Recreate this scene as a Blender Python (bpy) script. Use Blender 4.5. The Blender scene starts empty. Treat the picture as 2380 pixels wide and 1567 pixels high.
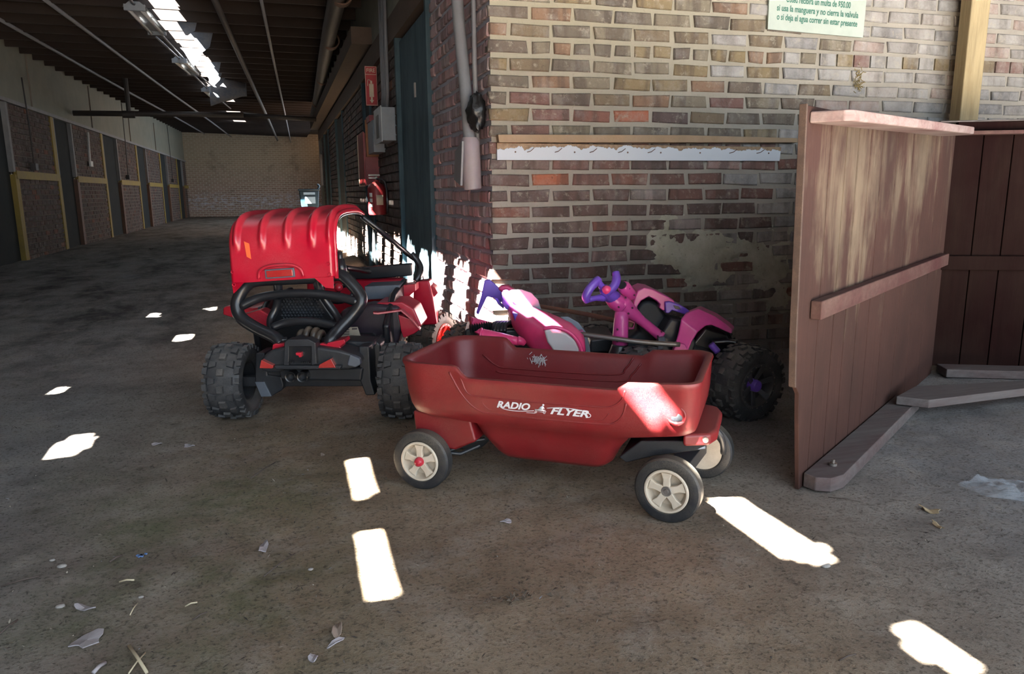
import bpy, bmesh, math, random
from mathutils import Vector, Matrix, noise
random.seed(7)
S = bpy.context.scene
COL = S.collection
# ------------------------------------------------------------------ camera
F = 1720.0; CX = 1190.0; CY = 783.5; EYE = Vector((0, 0, .9))
_y = Vector((-540, -333, F)).normalized()
_b = F*F/(333+540*.0092)
_z = -Vector((.0092*_b, _b, F)).normalized()
_x = _y.cross(_z)
if _x.x < 0: _x = -_x
R3 = Matrix((_x, _y, _z))            # rows: world axes in camera space (x right, y down, z forward)
cam = bpy.data.cameras.new('camera'); cam.sensor_width = 36; cam.lens = 36*F/2380
cam.clip_start = .02; cam.clip_end = 300
co = bpy.data.objects.new('camera', cam); COL.objects.link(co)
m = Matrix((R3 @ Vector((1, 0, 0)), R3 @ Vector((0, -1, 0)), R3 @ Vector((0, 0, -1)))).transposed().to_4x4()
m.translation = EYE; co.matrix_world = m; S.camera = co
# ------------------------------------------------------------------ light
S.view_settings.view_transform = 'Standard'; S.view_settings.look = 'None'
S.view_settings.gamma = 1; S.view_settings.use_curve_mapping = False
S.view_settings.exposure = 0.60
W = bpy.data.worlds.new('world'); S.world = W; W.use_nodes = True
wn = W.node_tree.nodes; wb = wn['Background']
wb.inputs[0].default_value = (.74, .87, 1, 1); wb.inputs[1].default_value = 3.05
SUND = Vector((1, .70, -1.40))
sl = bpy.data.lights.new('sun', 'SUN'); sl.energy = 260; sl.angle = .0093; sl.color = (1, .95, .86)
so = bpy.data.objects.new('sun', sl); COL.objects.link(so)
so.rotation_euler = SUND.to_track_quat('-Z', 'Y').to_euler(); so.location = (-3, -2, 6)
S.cycles.max_bounces = 8; S.cycles.diffuse_bounces = 5; S.cycles.transparent_max_bounces = 12
S.cycles.caustics_reflective = False; S.cycles.caustics_refractive = False
S.cycles.sample_clamp_indirect = 6
S.cycles.use_denoising = True

# ------------------------------------------------------------------ ray helpers (pixel of the 2380x1567 photo -> point on a real plane)
def ray(px, py): return R3 @ Vector((px-CX, py-CY, F))
def onz(px, py, z=0.0):
    r = ray(px, py); return EYE + r*((z-EYE.z)/r.z)
def onx(px, py, x):
    r = ray(px, py); return EYE + r*(x/r.x)
def onp(px, py, p, n):
    r = ray(px, py); return EYE + r*((Vector(p)-EYE).dot(n)/r.dot(n))
FW = Vector((.287, .958, 0)).normalized()
def ond(px, py, d):
    r = ray(px, py); return EYE + r*(d/r.dot(FW))

# ------------------------------------------------------------------ materials
MATS = {}
def _mix(nt, a, b, f):
    n = nt.nodes.new('ShaderNodeMix'); n.data_type = 'RGBA'
    for i, v in ((6, a), (7, b)):
        if isinstance(v, tuple): n.inputs[i].default_value = (*v[:3], 1)
        else: nt.links.new(v, n.inputs[i])
    if isinstance(f, (int, float)): n.inputs[0].default_value = f
    else: nt.links.new(f, n.inputs[0])
    return n.outputs[2]
def _ramp(nt, src, stops, interp='LINEAR'):
    n = nt.nodes.new('ShaderNodeValToRGB'); cr = n.color_ramp; cr.interpolation = interp
    while len(cr.elements) < len(stops): cr.elements.new(.5)
    for e, (p, c) in zip(cr.elements, stops):
        e.position = p; e.color = (*c, 1) if isinstance(c, tuple) else (c, c, c, 1)
    nt.links.new(src, n.inputs[0]); return n.outputs[0]
def _noise(nt, scale, detail=6, rough=.6, coord='Object', stretch=None, dist=0, off=None):
    tc = nt.nodes.new('ShaderNodeTexCoord')
    src = tc.outputs['Object' if coord == 'World' else coord]
    if coord == 'World':
        src = nt.nodes.new('ShaderNodeNewGeometry').outputs['Position']
    if stretch or off:
        mp = nt.nodes.new('ShaderNodeMapping')
        if stretch: mp.inputs['Scale'].default_value = stretch
        if off: mp.inputs['Location'].default_value = off
        nt.links.new(src, mp.inputs[0]); src = mp.outputs[0]
    n = nt.nodes.new('ShaderNodeTexNoise'); n.inputs['Scale'].default_value = scale
    n.inputs['Detail'].default_value = detail; n.inputs['Roughness'].default_value = rough
    n.inputs['Distortion'].default_value = dist
    nt.links.new(src, n.inputs[0]); return n.outputs['Fac']
def _pos(nt):
    g = nt.nodes.new('ShaderNodeNewGeometry'); s = nt.nodes.new('ShaderNodeSeparateXYZ')
    nt.links.new(g.outputs['Position'], s.inputs[0]); return s.outputs
def _range(nt, src, a, b):
    n = nt.nodes.new('ShaderNodeMapRange'); nt.links.new(src, n.inputs[0])
    n.inputs[1].default_value = a; n.inputs[2].default_value = b; return n.outputs[0]
def _math(nt, op, a, b=0.0):
    n = nt.nodes.new('ShaderNodeMath'); n.operation = op; n.use_clamp = op in ('MULTIPLY', 'ADD', 'SUBTRACT')
    for i, v in enumerate((a, b)):
        if isinstance(v, (int, float)): n.inputs[i].default_value = v
        else: nt.links.new(v, n.inputs[i])
    return n.outputs[0]
def _base(name):
    m = bpy.data.materials.new(name); m.use_nodes = True; nt = m.node_tree
    return m, nt, nt.nodes['Principled BSDF']
def _bump(nt, bs, h, strength=.3, dist=.005):
    n = nt.nodes.new('ShaderNodeBump'); n.inputs['Strength'].default_value = strength
    n.inputs['Distance'].default_value = dist; nt.links.new(h, n.inputs['Height'])
    nt.links.new(n.outputs[0], bs.inputs['Normal'])
def mat(name, col, rough=.5, dust=None, dustamt=.35, dscale=14, metal=0, bump=0, bscale=60, var=.12, coat=0):
    """plain surface with small colour variation and an optional film of dust"""
    if name in MATS: return MATS[name]
    m, nt, bs = _base(name)
    n1 = _noise(nt, dscale, 8, .65)
    dark = tuple(c*(1-var) for c in col); lite = tuple(min(1, c*(1+var)) for c in col)
    c = _ramp(nt, n1, [(.3, dark), (.7, lite)])
    if dust:
        n2 = _noise(nt, dscale*.45, 10, .72, off=(3, 5, 1))
        f = _ramp(nt, n2, [(.42, 0.0), (.72, 1.0)])
        fg = _noise(nt, 420, 2, .5)
        f = _math(nt, 'MULTIPLY', f, _range(nt, fg, .3, .6))
        g = nt.nodes.new('ShaderNodeNewGeometry'); sp = nt.nodes.new('ShaderNodeSeparateXYZ')
        nt.links.new(g.outputs['Normal'], sp.inputs[0])
        up = _range(nt, sp.outputs[2], .25, 1.0)
        f = _math(nt, 'ADD', f, _math(nt, 'MULTIPLY', up, .7))
        c = _mix(nt, c, dust, _math(nt, 'MULTIPLY', f, dustamt))
        nt.links.new(_range(nt, _math(nt, 'MULTIPLY', f, 1.0), -.6, 1.2), bs.inputs['Roughness']) if False else None
    nt.links.new(c, bs.inputs['Base Color'])
    bs.inputs['Roughness'].default_value = rough; bs.inputs['Metallic'].default_value = metal
    bs.inputs['Coat Weight'].default_value = coat
    if bump: _bump(nt, bs, _noise(nt, bscale, 6, .6), bump, .004)
    MATS[name] = m; return m
DUST = (.34, .29, .23)
red_roof = mat('red_glossy_plastic', (.42, .002, .022), .28, (.62, .30, .30), .16, 9)
red_wagon = mat('red_wagon_plastic', (.155, .007, .011), .42, (.30, .17, .14), .16, 9, bump=.12, bscale=700)
black_pl = mat('black_plastic', (.010, .013, .018), .42, (.12, .12, .125), .22, 16)
black_gl = mat('black_smooth_plastic', (.009, .010, .013), .3, (.09, .10, .11), .16, 12)
tire_m = mat('tire_rubber', (.020, .023, .028), .6, (.19, .18, .17), .50, 22, bump=.2, bscale=120)
tire_old = mat('dusty_tire_rubber', (.05, .043, .036), .7, (.25, .21, .16), .75, 16, bump=.2, bscale=120)
wtire = mat('wagon_tire_rubber', (.016, .018, .022), .55, (.22, .19, .14), .35, 18, bump=.15, bscale=200)
lug_m = mat('lug_rubber', (.035, .037, .04), .65, (.24, .22, .20), .6, 30, bump=.25, bscale=150)
cream = mat('cream_plastic', (.60, .53, .43), .5, (.30, .23, .15), .50, 26)
pink = mat('pink_plastic', (.56, .055, .28), .33, (.60, .36, .45), .16, 10)
hotpink = mat('hot_pink_plastic', (.80, .05, .20), .3, (.72, .40, .42), .14, 10)
purple = mat('purple_plastic', (.13, .055, .44), .32, (.35, .28, .45), .15, 12)
redrim = mat('red_wheel_rim', (.70, .03, .02), .4, DUST, .2)
lens_red = mat('red_tail_lens', (.38, .02, .02), .18, DUST, .2, coat=.6)
steel = mat('dull_steel', (.22, .21, .20), .45, (.2, .12, .07), .6, 20, metal=.6, bump=.1)
rusty = mat('rusty_steel', (.12, .065, .045), .7, (.25, .12, .06), .5, 18, bump=.3, bscale=90)
chrome = mat('chrome_trim', (.6, .62, .62), .18, metal=1)
greypl = mat('grey_panel_plastic', (.085, .105, .135), .4, (.2, .2, .2), .2)
sticker = mat('label_sticker', (.42, .36, .28), .6, (.15, .12, .10), .4, 40)
white_pt = mat('chipped_white_paint', (.75, .75, .73), .5)
lightwood = mat('light_raw_wood', (.27, .185, .105), .75, (.34, .30, .25), .4, 12, bump=.3)
pipe_m = mat('grey_painted_pipe', (.15, .155, .17), .5, (.22, .20, .18), .45, 12, bump=.1)
boxgrey = mat('grey_painted_steel_box', (.22, .25, .29), .45, (.18, .15, .12), .4, 12)
dkpipe = mat('dark_iron_pipe', (.035, .033, .033), .6, (.08, .05, .04), .5, 10, bump=.2)
redsteel = mat('red_painted_steel', (.22, .012, .016), .45, (.22, .10, .08), .3, 10)
signred = mat('red_fire_sign', (.40, .015, .02), .5)
signcr = mat('cream_sign_print', (.62, .5, .36), .6)
greentxt = mat('green_sign_letters', (.02, .12, .085), .6)
signwh = mat('white_sign_board', (.34, .39, .345), .55, (.45, .45, .36), .25, 6)
greendoor = None
plast_w = mat('faded_whitewash', (.185, .185, .15), .85, (.22, .20, .15), .6, 3, bump=.2, bscale=30)
yellow_pt = mat('yellow_paint_worn', (.27, .19, .03), .7, (.14, .10, .07), .7, 9, bump=.2)
greytrim = mat('grey_white_trim_paint', (.20, .20, .20), .7, (.14, .12, .10), .5, 8)
whitecord = mat('white_bracket_paint', (.62, .62, .60), .6)
bulb = mat('unlit_fluorescent_tube', (.66, .66, .66), .3)
ceilwood = mat('shaded_ceiling_boards', (.020, .012, .009), .9, (.03, .025, .02), .4, 5, bump=.3, bscale=30)  # darkened copy of darkwood: ceiling shade put into the colour
darkwood = mat('dark_ceiling_wood', (.075, .048, .034), .85, (.10, .08, .06), .4, 5, bump=.3, bscale=30)
decal = mat('white_decal', (.70, .70, .74), .5)
blacktape = mat('black_tape', (.008, .008, .008), .35, bump=.6, bscale=50)
binm = mat('dark_blue_bin_plastic', (.010, .030, .045), .4, (.05, .07, .09), .4)
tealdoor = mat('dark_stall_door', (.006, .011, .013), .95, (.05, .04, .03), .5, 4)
roofing = mat('hanging_roofing_felt', (.10, .12, .15), .85, (.30, .24, .20), .6, 30, bump=.5, bscale=40)
leafm = mat('dry_leaf', (.26, .20, .16), .8, bump=.3)
greyleaf = mat('grey_bark_chip', (.36, .33, .35), .8, (.2, .17, .15), .5, 40, bump=.4, bscale=80)
strawm = mat('pale_straw', (.55, .47, .32), .7)
stonem = mat('pebble_stone', (.30, .28, .26), .8, bump=.3, bscale=90)
twigm = mat('dark_twig', (.08, .06, .05), .85)

def glass(name, col, alpha, rough=.15):
    m, nt, bs = _base(name); bs.inputs['Base Color'].default_value = (*col, 1)
    bs.inputs['Alpha'].default_value = alpha; bs.inputs['Roughness'].default_value = rough
    return m
smoke_pl = glass('smoky_clear_plastic', (.30, .36, .42), .72, .2)
lens_cl = glass('clear_headlight_plastic', (.62, .60, .60), .75, .25)
film = glass('clear_plastic_film', (.55, .62, .70), .20, .10)

def dirt():
    m, nt, bs = _base('packed_dirt'); P = _pos(nt)
    big = _noise(nt, .9, 5, .55, 'World'); mid = _noise(nt, 3.2, 8, .65, 'World', off=(4, 2, 0)); fine = _noise(nt, 95, 6, .75, 'World')
    spk = _noise(nt, 260, 3, .7, 'World')
    brown = _ramp(nt, mid, [(.3, (.225, .162, .108)), (.7, (.39, .30, .21))])
    grey = _ramp(nt, mid, [(.3, (.20, .196, .20)), (.7, (.33, .325, .325))])
    fx = _math(nt, 'ADD', _range(nt, P[0], .9, 2.0), _math(nt, 'SUBTRACT', _range(nt, P[0], .1, -.9), 0.15))
    fx = _math(nt, 'ADD', fx, _math(nt, 'SUBTRACT', _range(nt, big, .5, .85), .25))
    c = _mix(nt, brown, grey, fx)
    moss = _noise(nt, 2.1, 8, .7, 'World', off=(1, 7, 0))
    # faint moss, only in the damp strip left of centre
    bx = _math(nt, 'MULTIPLY', _range(nt, P[0], .25, -.15), _range(nt, P[0], -1.0, -.4))
    by = _math(nt, 'MULTIPLY', _range(nt, P[1], 3.2, 2.2), bx)
    f = _math(nt, 'MULTIPLY', _ramp(nt, moss, [(.42, 0.0), (.68, 1.0)]), by)
    c = _mix(nt, c, (.105, .135, .055), _math(nt, 'MULTIPLY', f, .85))
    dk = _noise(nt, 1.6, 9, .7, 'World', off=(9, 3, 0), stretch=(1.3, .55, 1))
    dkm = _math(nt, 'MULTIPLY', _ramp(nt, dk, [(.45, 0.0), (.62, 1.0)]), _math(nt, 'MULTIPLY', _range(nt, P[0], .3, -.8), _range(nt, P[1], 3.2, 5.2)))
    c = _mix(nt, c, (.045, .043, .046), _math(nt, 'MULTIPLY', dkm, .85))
    c = _mix(nt, c, (.16, .13, .075), _math(nt, 'MULTIPLY', _range(nt, P[1], 9, 14), .35))
    c = _mix(nt, c, (.42, .38, .33), _math(nt, 'MULTIPLY', _ramp(nt, _noise(nt, 5.5, 9, .75, 'World', off=(6, 6, 0)), [(.48, 0.0), (.70, 1.0)]), .55))
    c = _mix(nt, c, (.07, .055, .042), _math(nt, 'MULTIPLY', _ramp(nt, _noise(nt, 17, 9, .8, 'World', off=(2, 8, 0)), [(.54, 0.0), (.66, 1.0)]), .55))
    c = _mix(nt, c, (.045, .035, .028), _ramp(nt, fine, [(.52, 0.0), (.64, .7)]))
    c = _mix(nt, c, (.40, .37, .33), _ramp(nt, spk, [(.66, 0.0), (.74, .75)]))
    nt.links.new(c, bs.inputs['Base Color']); bs.inputs['Roughness'].default_value = .95
    bs.inputs['Specular IOR Level'].default_value = .2
    P_=0
    h = _math(nt, 'ADD', _math(nt, 'MULTIPLY', fine, .6), _math(nt, 'MULTIPLY', _noise(nt, 24, 6, .7, 'World'), .5))
    _bump(nt, bs, h, 1.0, .016)
    return m
dirt_m = dirt()

def brickmat(name, stops, src, wash=0.0, aisle=False):
    m, nt, bs = _base(name)
    if src == 'obj': r = nt.nodes.new('ShaderNodeObjectInfo').outputs['Random']
    else:
        a = nt.nodes.new('ShaderNodeAttribute'); a.attribute_name = 'rnd'; r = a.outputs['Fac']
    c = _ramp(nt, r, stops, 'CONSTANT')
    n1 = _noise(nt, 38, 8, .7, 'World'); n2 = _noise(nt, 9, 8, .7, 'World', off=(2, 1, 4))
    # firing marks: darker ends and bands across a brick
    band = _noise(nt, 14, 3, .5, 'World', stretch=(1, 1, .12))
    c = _mix(nt, c, (.055, .042, .036), _math(nt, 'MULTIPLY', _ramp(nt, band, [(.48, 0.0), (.6, 1.0)]), .55))
    c = _mix(nt, c, (.03, .025, .022), _ramp(nt, n1, [(.60, 0.0), (.76, .8)]))
    c = _mix(nt, c, (.44, .43, .41), _math(nt, 'MULTIPLY', _ramp(nt, n2, [(.5-wash*.4, 0.0), (.75-wash*.3, 1.0)]), .30+wash*.55))
    n3 = _noise(nt, 22, 9, .75, 'World', off=(5, 9, 2))
    c = _mix(nt, c, (.34, .31, .25), _ramp(nt, n3, [(.55, 0.0), (.66, .62)]))
    nt.links.new(c, bs.inputs['Base Color']); bs.inputs['Roughness'].default_value = .9
    _bump(nt, bs, n1, .9, .008)
    return m
WARM = [(0, (.155, .120, .078)), (.18, (.19, .145, .08)), (.34, (.13, .11, .085)), (.5, (.17, .145, .105)), (.64, (.20, .155, .09)), (.78, (.125, .10, .078)), (.93, (.20, .125, .08))]
REDD = [(0, (.15, .082, .068)), (.2, (.115, .075, .066)), (.4, (.19, .09, .068)), (.5, (.105, .075, .068)), (.68, (.165, .095, .08)), (.82, (.15, .11, .095)), (.955, (.32, .11, .06))]
GREY = [(0, (.20, .185, .175)), (.25, (.245, .235, .225)), (.5, (.17, .165, .165)), (.72, (.27, .245, .225)), (.88, (.23, .16, .135))]
DARKB = [(0, (.21, .18, .17)), (.25, (.25, .21, .195)), (.5, (.19, .18, .18)), (.72, (.26, .17, .15)), (.88, (.26, .25, .24))]
bk_warm = brickmat('warm_brown_brick', WARM, 'obj'); bk_red = brickmat('red_brick', REDD, 'obj')
bk_grey = brickmat('limewashed_brick', GREY, 'obj', .35); bk_dark = brickmat('dark_brown_brick', DARKB[:2]+[(.4, REDD[2][1])]+DARKB[2:], 'obj')
PIL = [(0, (.48, .29, .29)), (.2, (.40, .27, .29)), (.4, (.52, .32, .31)), (.6, (.36, .27, .29)), (.8, (.46, .35, .36))]
bk_pil = brickmat('mauve_red_brick', PIL, 'obj', .1)
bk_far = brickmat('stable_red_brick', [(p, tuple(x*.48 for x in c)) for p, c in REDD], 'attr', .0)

def mortarmat(name, col, warm=None):
    m, nt, bs = _base(name); n1 = _noise(nt, 60, 8, .7, 'World'); n2 = _noise(nt, 3, 6, .6, 'World')
    c = _ramp(nt, n2, [(.3, tuple(x*.72 for x in col)), (.7, col)])
    if warm:
        P = _pos(nt); c = _mix(nt, c, warm, _math(nt, 'MULTIPLY', _range(nt, P[2], .9, 1.7), _range(nt, P[0], 3.4, 1.6)))
    c = _mix(nt, c, (.07, .06, .05), _ramp(nt, n1, [(.6, 0.0), (.8, .6)]))
    nt.links.new(c, bs.inputs['Base Color']); bs.inputs['Roughness'].default_value = .95
    _bump(nt, bs, n1, .8, .006); return m
mortar = mortarmat('sandy_mortar', (.33, .305, .265), (.27, .245, .18))
mortar_b = mortarmat('bluish_mortar', (.44, .44, .50))
mortar_d = mortarmat('dark_mortar', (.20, .17, .14))

def farbrick():
    m, nt, bs = _base('far_wall_brickwork')
    tc = nt.nodes.new('ShaderNodeNewGeometry'); sp = nt.nodes.new('ShaderNodeSeparateXYZ'); nt.links.new(tc.outputs['Position'], sp.inputs[0])
    cb = nt.nodes.new('ShaderNodeCombineXYZ'); nt.links.new(sp.outputs[0], cb.inputs[0]); nt.links.new(sp.outputs[2], cb.inputs[1])
    b = nt.nodes.new('ShaderNodeTexBrick'); nt.links.new(cb.outputs[0], b.inputs[0])
    b.inputs['Color1'].default_value = (.34, .22, .17, 1); b.inputs['Color2'].default_value = (.24, .16, .12, 1)
    b.inputs['Mortar'].default_value = (.46, .41, .33, 1); b.inputs['Scale'].default_value = 1
    b.inputs['Mortar Size'].default_value = .012; b.inputs['Brick Width'].default_value = .21; b.inputs['Row Height'].default_value = .0765
    n = _noise(nt, 1.3, 8, .7, 'World'); up = _range(nt, sp.outputs[2], 1.0, 2.2)
    c = _mix(nt, b.outputs[0], (.36, .31, .20), _math(nt, 'MULTIPLY', up, .5))
    band = _math(nt, 'MULTIPLY', _range(nt, sp.outputs[2], .15, .5), _range(nt, sp.outputs[2], 1.0, .7))
    wl = _math(nt, 'MULTIPLY', _ramp(nt, _noise(nt, 4, 8, .8, 'World', stretch=(1, 1, 3.5)), [(.5, 0.0), (.56, 1.0)]), band)
    c = _mix(nt, c, (.5, .52, .6), _math(nt, 'MULTIPLY', wl, .8))
    c = _mix(nt, c, (.05, .045, .04), _ramp(nt, n, [(.55, 0.0), (.8, .6)]))
    nt.links.new(c, bs.inputs['Base Color']); bs.inputs['Roughness'].default_value = .9
    _bump(nt, bs, b.outputs[1], -.5, .01); return m
far_m = farbrick()

def paintwood(name, wood, paint, lo, hi, axis=2, zfade=None, dark=0.0, spec=.25):
    """old painted board: paint worn off in vertical streaks"""
    m, nt, bs = _base(name)
    st = [1, 1, 1]; st[axis] = .07
    g = _noise(nt, 60, 8, .7, 'World', stretch=tuple(st)); st2 = [1, 1, 1]; st2[axis] = .22
    wv = _noise(nt, 6.5, 9, .68, 'World', stretch=tuple(st2), dist=.4)
    ww = _noise(nt, 2.2, 5, .6, 'World', off=(3, 3, 3))
    c = _ramp(nt, g, [(.3, tuple(x*.62 for x in wood)), (.7, wood)])
    f = _math(nt, 'ADD', _math(nt, 'MULTIPLY', wv, .7), _math(nt, 'MULTIPLY', ww, .4))
    if zfade:
        P = _pos(nt); f = _math(nt, 'ADD', f, _math(nt, 'MULTIPLY', _range(nt, P[2], zfade[0], zfade[1]), zfade[2]))
    pc = _ramp(nt, g, [(.3, tuple(x*.75 for x in paint)), (.7, paint)])
    c = _mix(nt, c, pc, _ramp(nt, f, [(lo, 0.0), (hi, .93)]))
    if dark: c = _mix(nt, c, (.02, .012, .01), _math(nt, 'MULTIPLY', _ramp(nt, _noise(nt, 3, 6, .6, 'World', off=(8, 1, 2)), [(.4, 0.0), (.7, 1.0)]), dark))
    nt.links.new(c, bs.inputs['Base Color']); bs.inputs['Roughness'].default_value = .85; bs.inputs['Specular IOR Level'].default_value = spec
    _bump(nt, bs, g, .35, .004); return m
pan1 = paintwood('worn_maroon_painted_boards', (.155, .117, .082), (.048, .019, .016), .48, .60, zfade=(.95, .15, .16), dark=.55)  # zfade: more maroon low down, with shade at the foot painted in
pan2 = paintwood('dark_maroon_painted_boards', (.022, .012, .009), (.0115, .0035, .0035), .34, .62, dark=.4, spec=.06)
pan_rail = paintwood('pinkish_maroon_painted_rail', (.135, .085, .07), (.075, .026, .027), .42, .66, axis=0)
pan_cap = paintwood('faded_pink_painted_cap', (.34, .26, .245), (.19, .09, .09), .5, .7, axis=0)
sill_m = paintwood('dusty_sill_board', (.145, .13, .128), (.10, .065, .065), .52, .7, axis=0)
endgrain = mat('dark_end_grain', (.055, .035, .028), .85, (.16, .10, .07), .5, 40)
yellowpine = paintwood('yellow_pine_post', (.40, .32, .185), (.30, .22, .11), .6, .75)
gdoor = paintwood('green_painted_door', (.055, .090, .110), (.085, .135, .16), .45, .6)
wboard = None
def whiteboardmat():
    m, nt, bs = _base('peeling_white_paint_board'); P = _pos(nt)
    n = _noise(nt, 16, 8, .65, 'World', stretch=(1, 1, .5)); t = _range(nt, P[2], 1.075, 1.13)
    f = _math(nt, 'ADD', _math(nt, 'MULTIPLY', n, .8), _math(nt, 'MULTIPLY', t, .55))
    k = _ramp(nt, f, [(.705, 0.0), (.72, 1.0)])
    br = _ramp(nt, _noise(nt, 50, 8, .7, 'World'), [(.3, (.13, .075, .035)), (.7, (.30, .20, .11))])
    c = _mix(nt, (.50, .54, .58), br, k); nt.links.new(c, bs.inputs['Base Color']); bs.inputs['Roughness'].default_value = .6
    _bump(nt, bs, _math(nt, 'SUBTRACT', 1.0, k), .5, .004); return m
wboard = whiteboardmat()
def smearmat():
    m, nt, bs = _base('smeared_mortar_coat'); n = _noise(nt, 7, 9, .7, 'World'); n2 = _noise(nt, 45, 8, .7, 'World')
    c = _ramp(nt, n, [(.3, (.28, .28, .21)), (.6, (.42, .41, .34)), (.8, (.50, .49, .45))])
    c = _mix(nt, c, (.06, .055, .04), _ramp(nt, n2, [(.58, 0.0), (.75, .7)]))
    nt.links.new(c, bs.inputs['Base Color']); bs.inputs['Roughness'].default_value = .95; _bump(nt, bs, n2, .8, .006); return m
smear_m = smearmat()

# ------------------------------------------------------------------ mesh helpers
class MB:
    def __init__(s, M=None): s.v = []; s.f = []; s.M = M; s.rnd = None
    def add(s, vs, fs):
        b = len(s.v)
        for p in vs:
            p = Vector(p); s.v.append(s.M @ p if s.M else p)
        s.f += [tuple(i+b for i in f) for f in fs]; return s
    def box(s, c, d, R=None):
        hx, hy, hz = d[0]/2, d[1]/2, d[2]/2; vs = []
        for x in (-hx, hx):
            for y in (-hy, hy):
                for z in (-hz, hz):
                    p = Vector((x, y, z)); p = R @ p if R else p; vs.append(p+Vector(c))
        return s.add(vs, [(0, 1, 3, 2), (4, 6, 7, 5), (0, 4, 5, 1), (2, 3, 7, 6), (0, 2, 6, 4), (1, 5, 7, 3)])
    def prism(s, pts, ex):
        """closed outline of 3D points extruded by vector ex"""
        n = len(pts); pts = [Vector(p) for p in pts]; ex = Vector(ex)
        a = Vector((0, 0, 0))
        for i in range(n): a += (pts[i]).cross(pts[(i+1) % n])
        if a.dot(ex) > 0: pts = pts[::-1]
        vs = pts+[p+ex for p in pts]
        fs = [tuple(range(n)), tuple(range(2*n-1, n-1, -1))]
        fs += [(i, i+n, (i+1) % n+n, (i+1) % n) for i in range(n)]
        return s.add(vs, fs)
    def tube(s, pts, r, n=10, closed=False, caps=True, sub=0):
        pts = [Vector(p) for p in pts]
        rs = list(r) if isinstance(r, (list, tuple)) else [r]*len(pts)
        if sub:
            q = []; rq = []; N = len(pts)
            for i in range(N if closed else N-1):
                p0 = pts[i-1] if (i > 0 or closed) else pts[0]*2-pts[1]; p1 = pts[i]; p2 = pts[(i+1) % N]
                p3 = pts[(i+2) % N] if (i+2 < N or closed) else p2*2-p1
                for k in range(sub):
                    t = k/sub
                    q.append(.5*((2*p1)+(p2-p0)*t+(2*p0-5*p1+4*p2-p3)*t*t+(-p0+3*p1-3*p2+p3)*t**3)); rq.append(rs[i]*(1-t)+rs[(i+1) % N]*t)
            if not closed: q.append(pts[-1]); rq.append(rs[-1])
            pts, rs = q, rq
        N = len(pts); vs = []; up = None
        for i in range(N):
            if closed: t = pts[(i+1) % N]-pts[i-1]
            else: t = pts[min(i+1, N-1)]-pts[max(i-1, 0)]
            t = t.normalized() if t.length > 1e-9 else Vector((0, 0, 1))
            if up is None:
                up = Vector((0, 0, 1)) if abs(t.z) < .9 else Vector((1, 0, 0))
            a = up-t*up.dot(t); a.normalize(); up = a; b = t.cross(a)
            for k in range(n):
                an = 2*math.pi*k/n; vs.append(pts[i]+(a*math.cos(an)+b*math.sin(an))*rs[i])
        fs = []
        for i in range(N if closed else N-1):
            j = (i+1) % N
            for k in range(n):
                l = (k+1) % n; fs.append((i*n+k, i*n+l, j*n+l, j*n+k))
        if caps and not closed:
            fs.append(tuple(range(n-1, -1, -1))); fs.append(tuple((N-1)*n+k for k in range(n)))
        return s.add(vs, fs)
    def lathe(s, prof, c, ax, n=32, closed=True):
        """profile (along axis, radius) spun round axis ax through c"""
        c = Vector(c); ax = Vector(ax).normalized()
        u = ax.cross(Vector((0, 0, 1)));
        if u.length < .1: u = Vector((1, 0, 0))
        u.normalize(); w = ax.cross(u); vs = []
        for k in range(n):
            an = 2*math.pi*k/n; d = u*math.cos(an)+w*math.sin(an)
            for (h, r) in prof: vs.append(c+ax*h+d*r)
        m = len(prof); fs = []
        for k in range(n):
            l = (k+1) % n
            for i in range(m if closed else m-1):
                j = (i+1) % m; fs.append((k*m+i, l*m+i, l*m+j, k*m+j))
        return s.add(vs, fs)
    def disc(s, c, ax, r, h, n=24):
        return s.lathe([(-h/2, .0001), (-h/2, r), (h/2, r), (h/2, .0001)], c, ax, n, False)
    def loft(s, loops, cap0=True, cap1=True):
        n = len(loops[0]); vs = [p for l in loops for p in l]; fs = []
        for i in range(len(loops)-1):
            for k in range(n):
                l = (k+1) % n; fs.append((i*n+k, i*n+l, (i+1)*n+l, (i+1)*n+k))
        if cap0: fs.append(tuple(range(n-1, -1, -1)))
        if cap1: fs.append(tuple((len(loops)-1)*n+k for k in range(n)))
        return s.add(vs, fs)
    def grid(s, fn, nu, nv, th=0.0, closeu=False):
        vs = [fn(i/(nu-1), j/(nv-1)) for i in range(nu) for j in range(nv)]
        fs = [(i*nv+j, (i+1)*nv+j, (i+1)*nv+j+1, i*nv+j+1) for i in range(nu-1) for j in range(nv-1)]
        return s.add(vs, fs)
    def build(s, name, material, parent=None, smooth=40, bevel=0.0, solid=0.0, segs=2, kind=None, weld=False, label=None):
        inv = parent.matrix_world.inverted() if parent else None
        vs = [inv @ v for v in s.v] if inv else s.v
        me = bpy.data.meshes.new(name); me.from_pydata([tuple(v) for v in vs], [], s.f)
        bm = bmesh.new(); bm.from_mesh(me)
        if weld: bmesh.ops.remove_doubles(bm, verts=bm.verts, dist=1e-5)
        if not solid: bmesh.ops.recalc_face_normals(bm, faces=bm.faces)
        bm.to_mesh(me); bm.free()
        if s.rnd:
            a = me.attributes.new('rnd', 'FLOAT', 'FACE')
            a.data.foreach_set('value', s.rnd)
        me.materials.append(material)
        if smooth:
            me.polygons.foreach_set('use_smooth', [True]*len(me.polygons)); me.set_sharp_from_angle(angle=math.radians(smooth))
        o = bpy.data.objects.new(name, me); COL.objects.link(o)
        if parent: o.parent = parent; 
        if solid:
            md = o.modifiers.new('solid', 'SOLIDIFY'); md.thickness = solid; md.offset = -1
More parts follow.
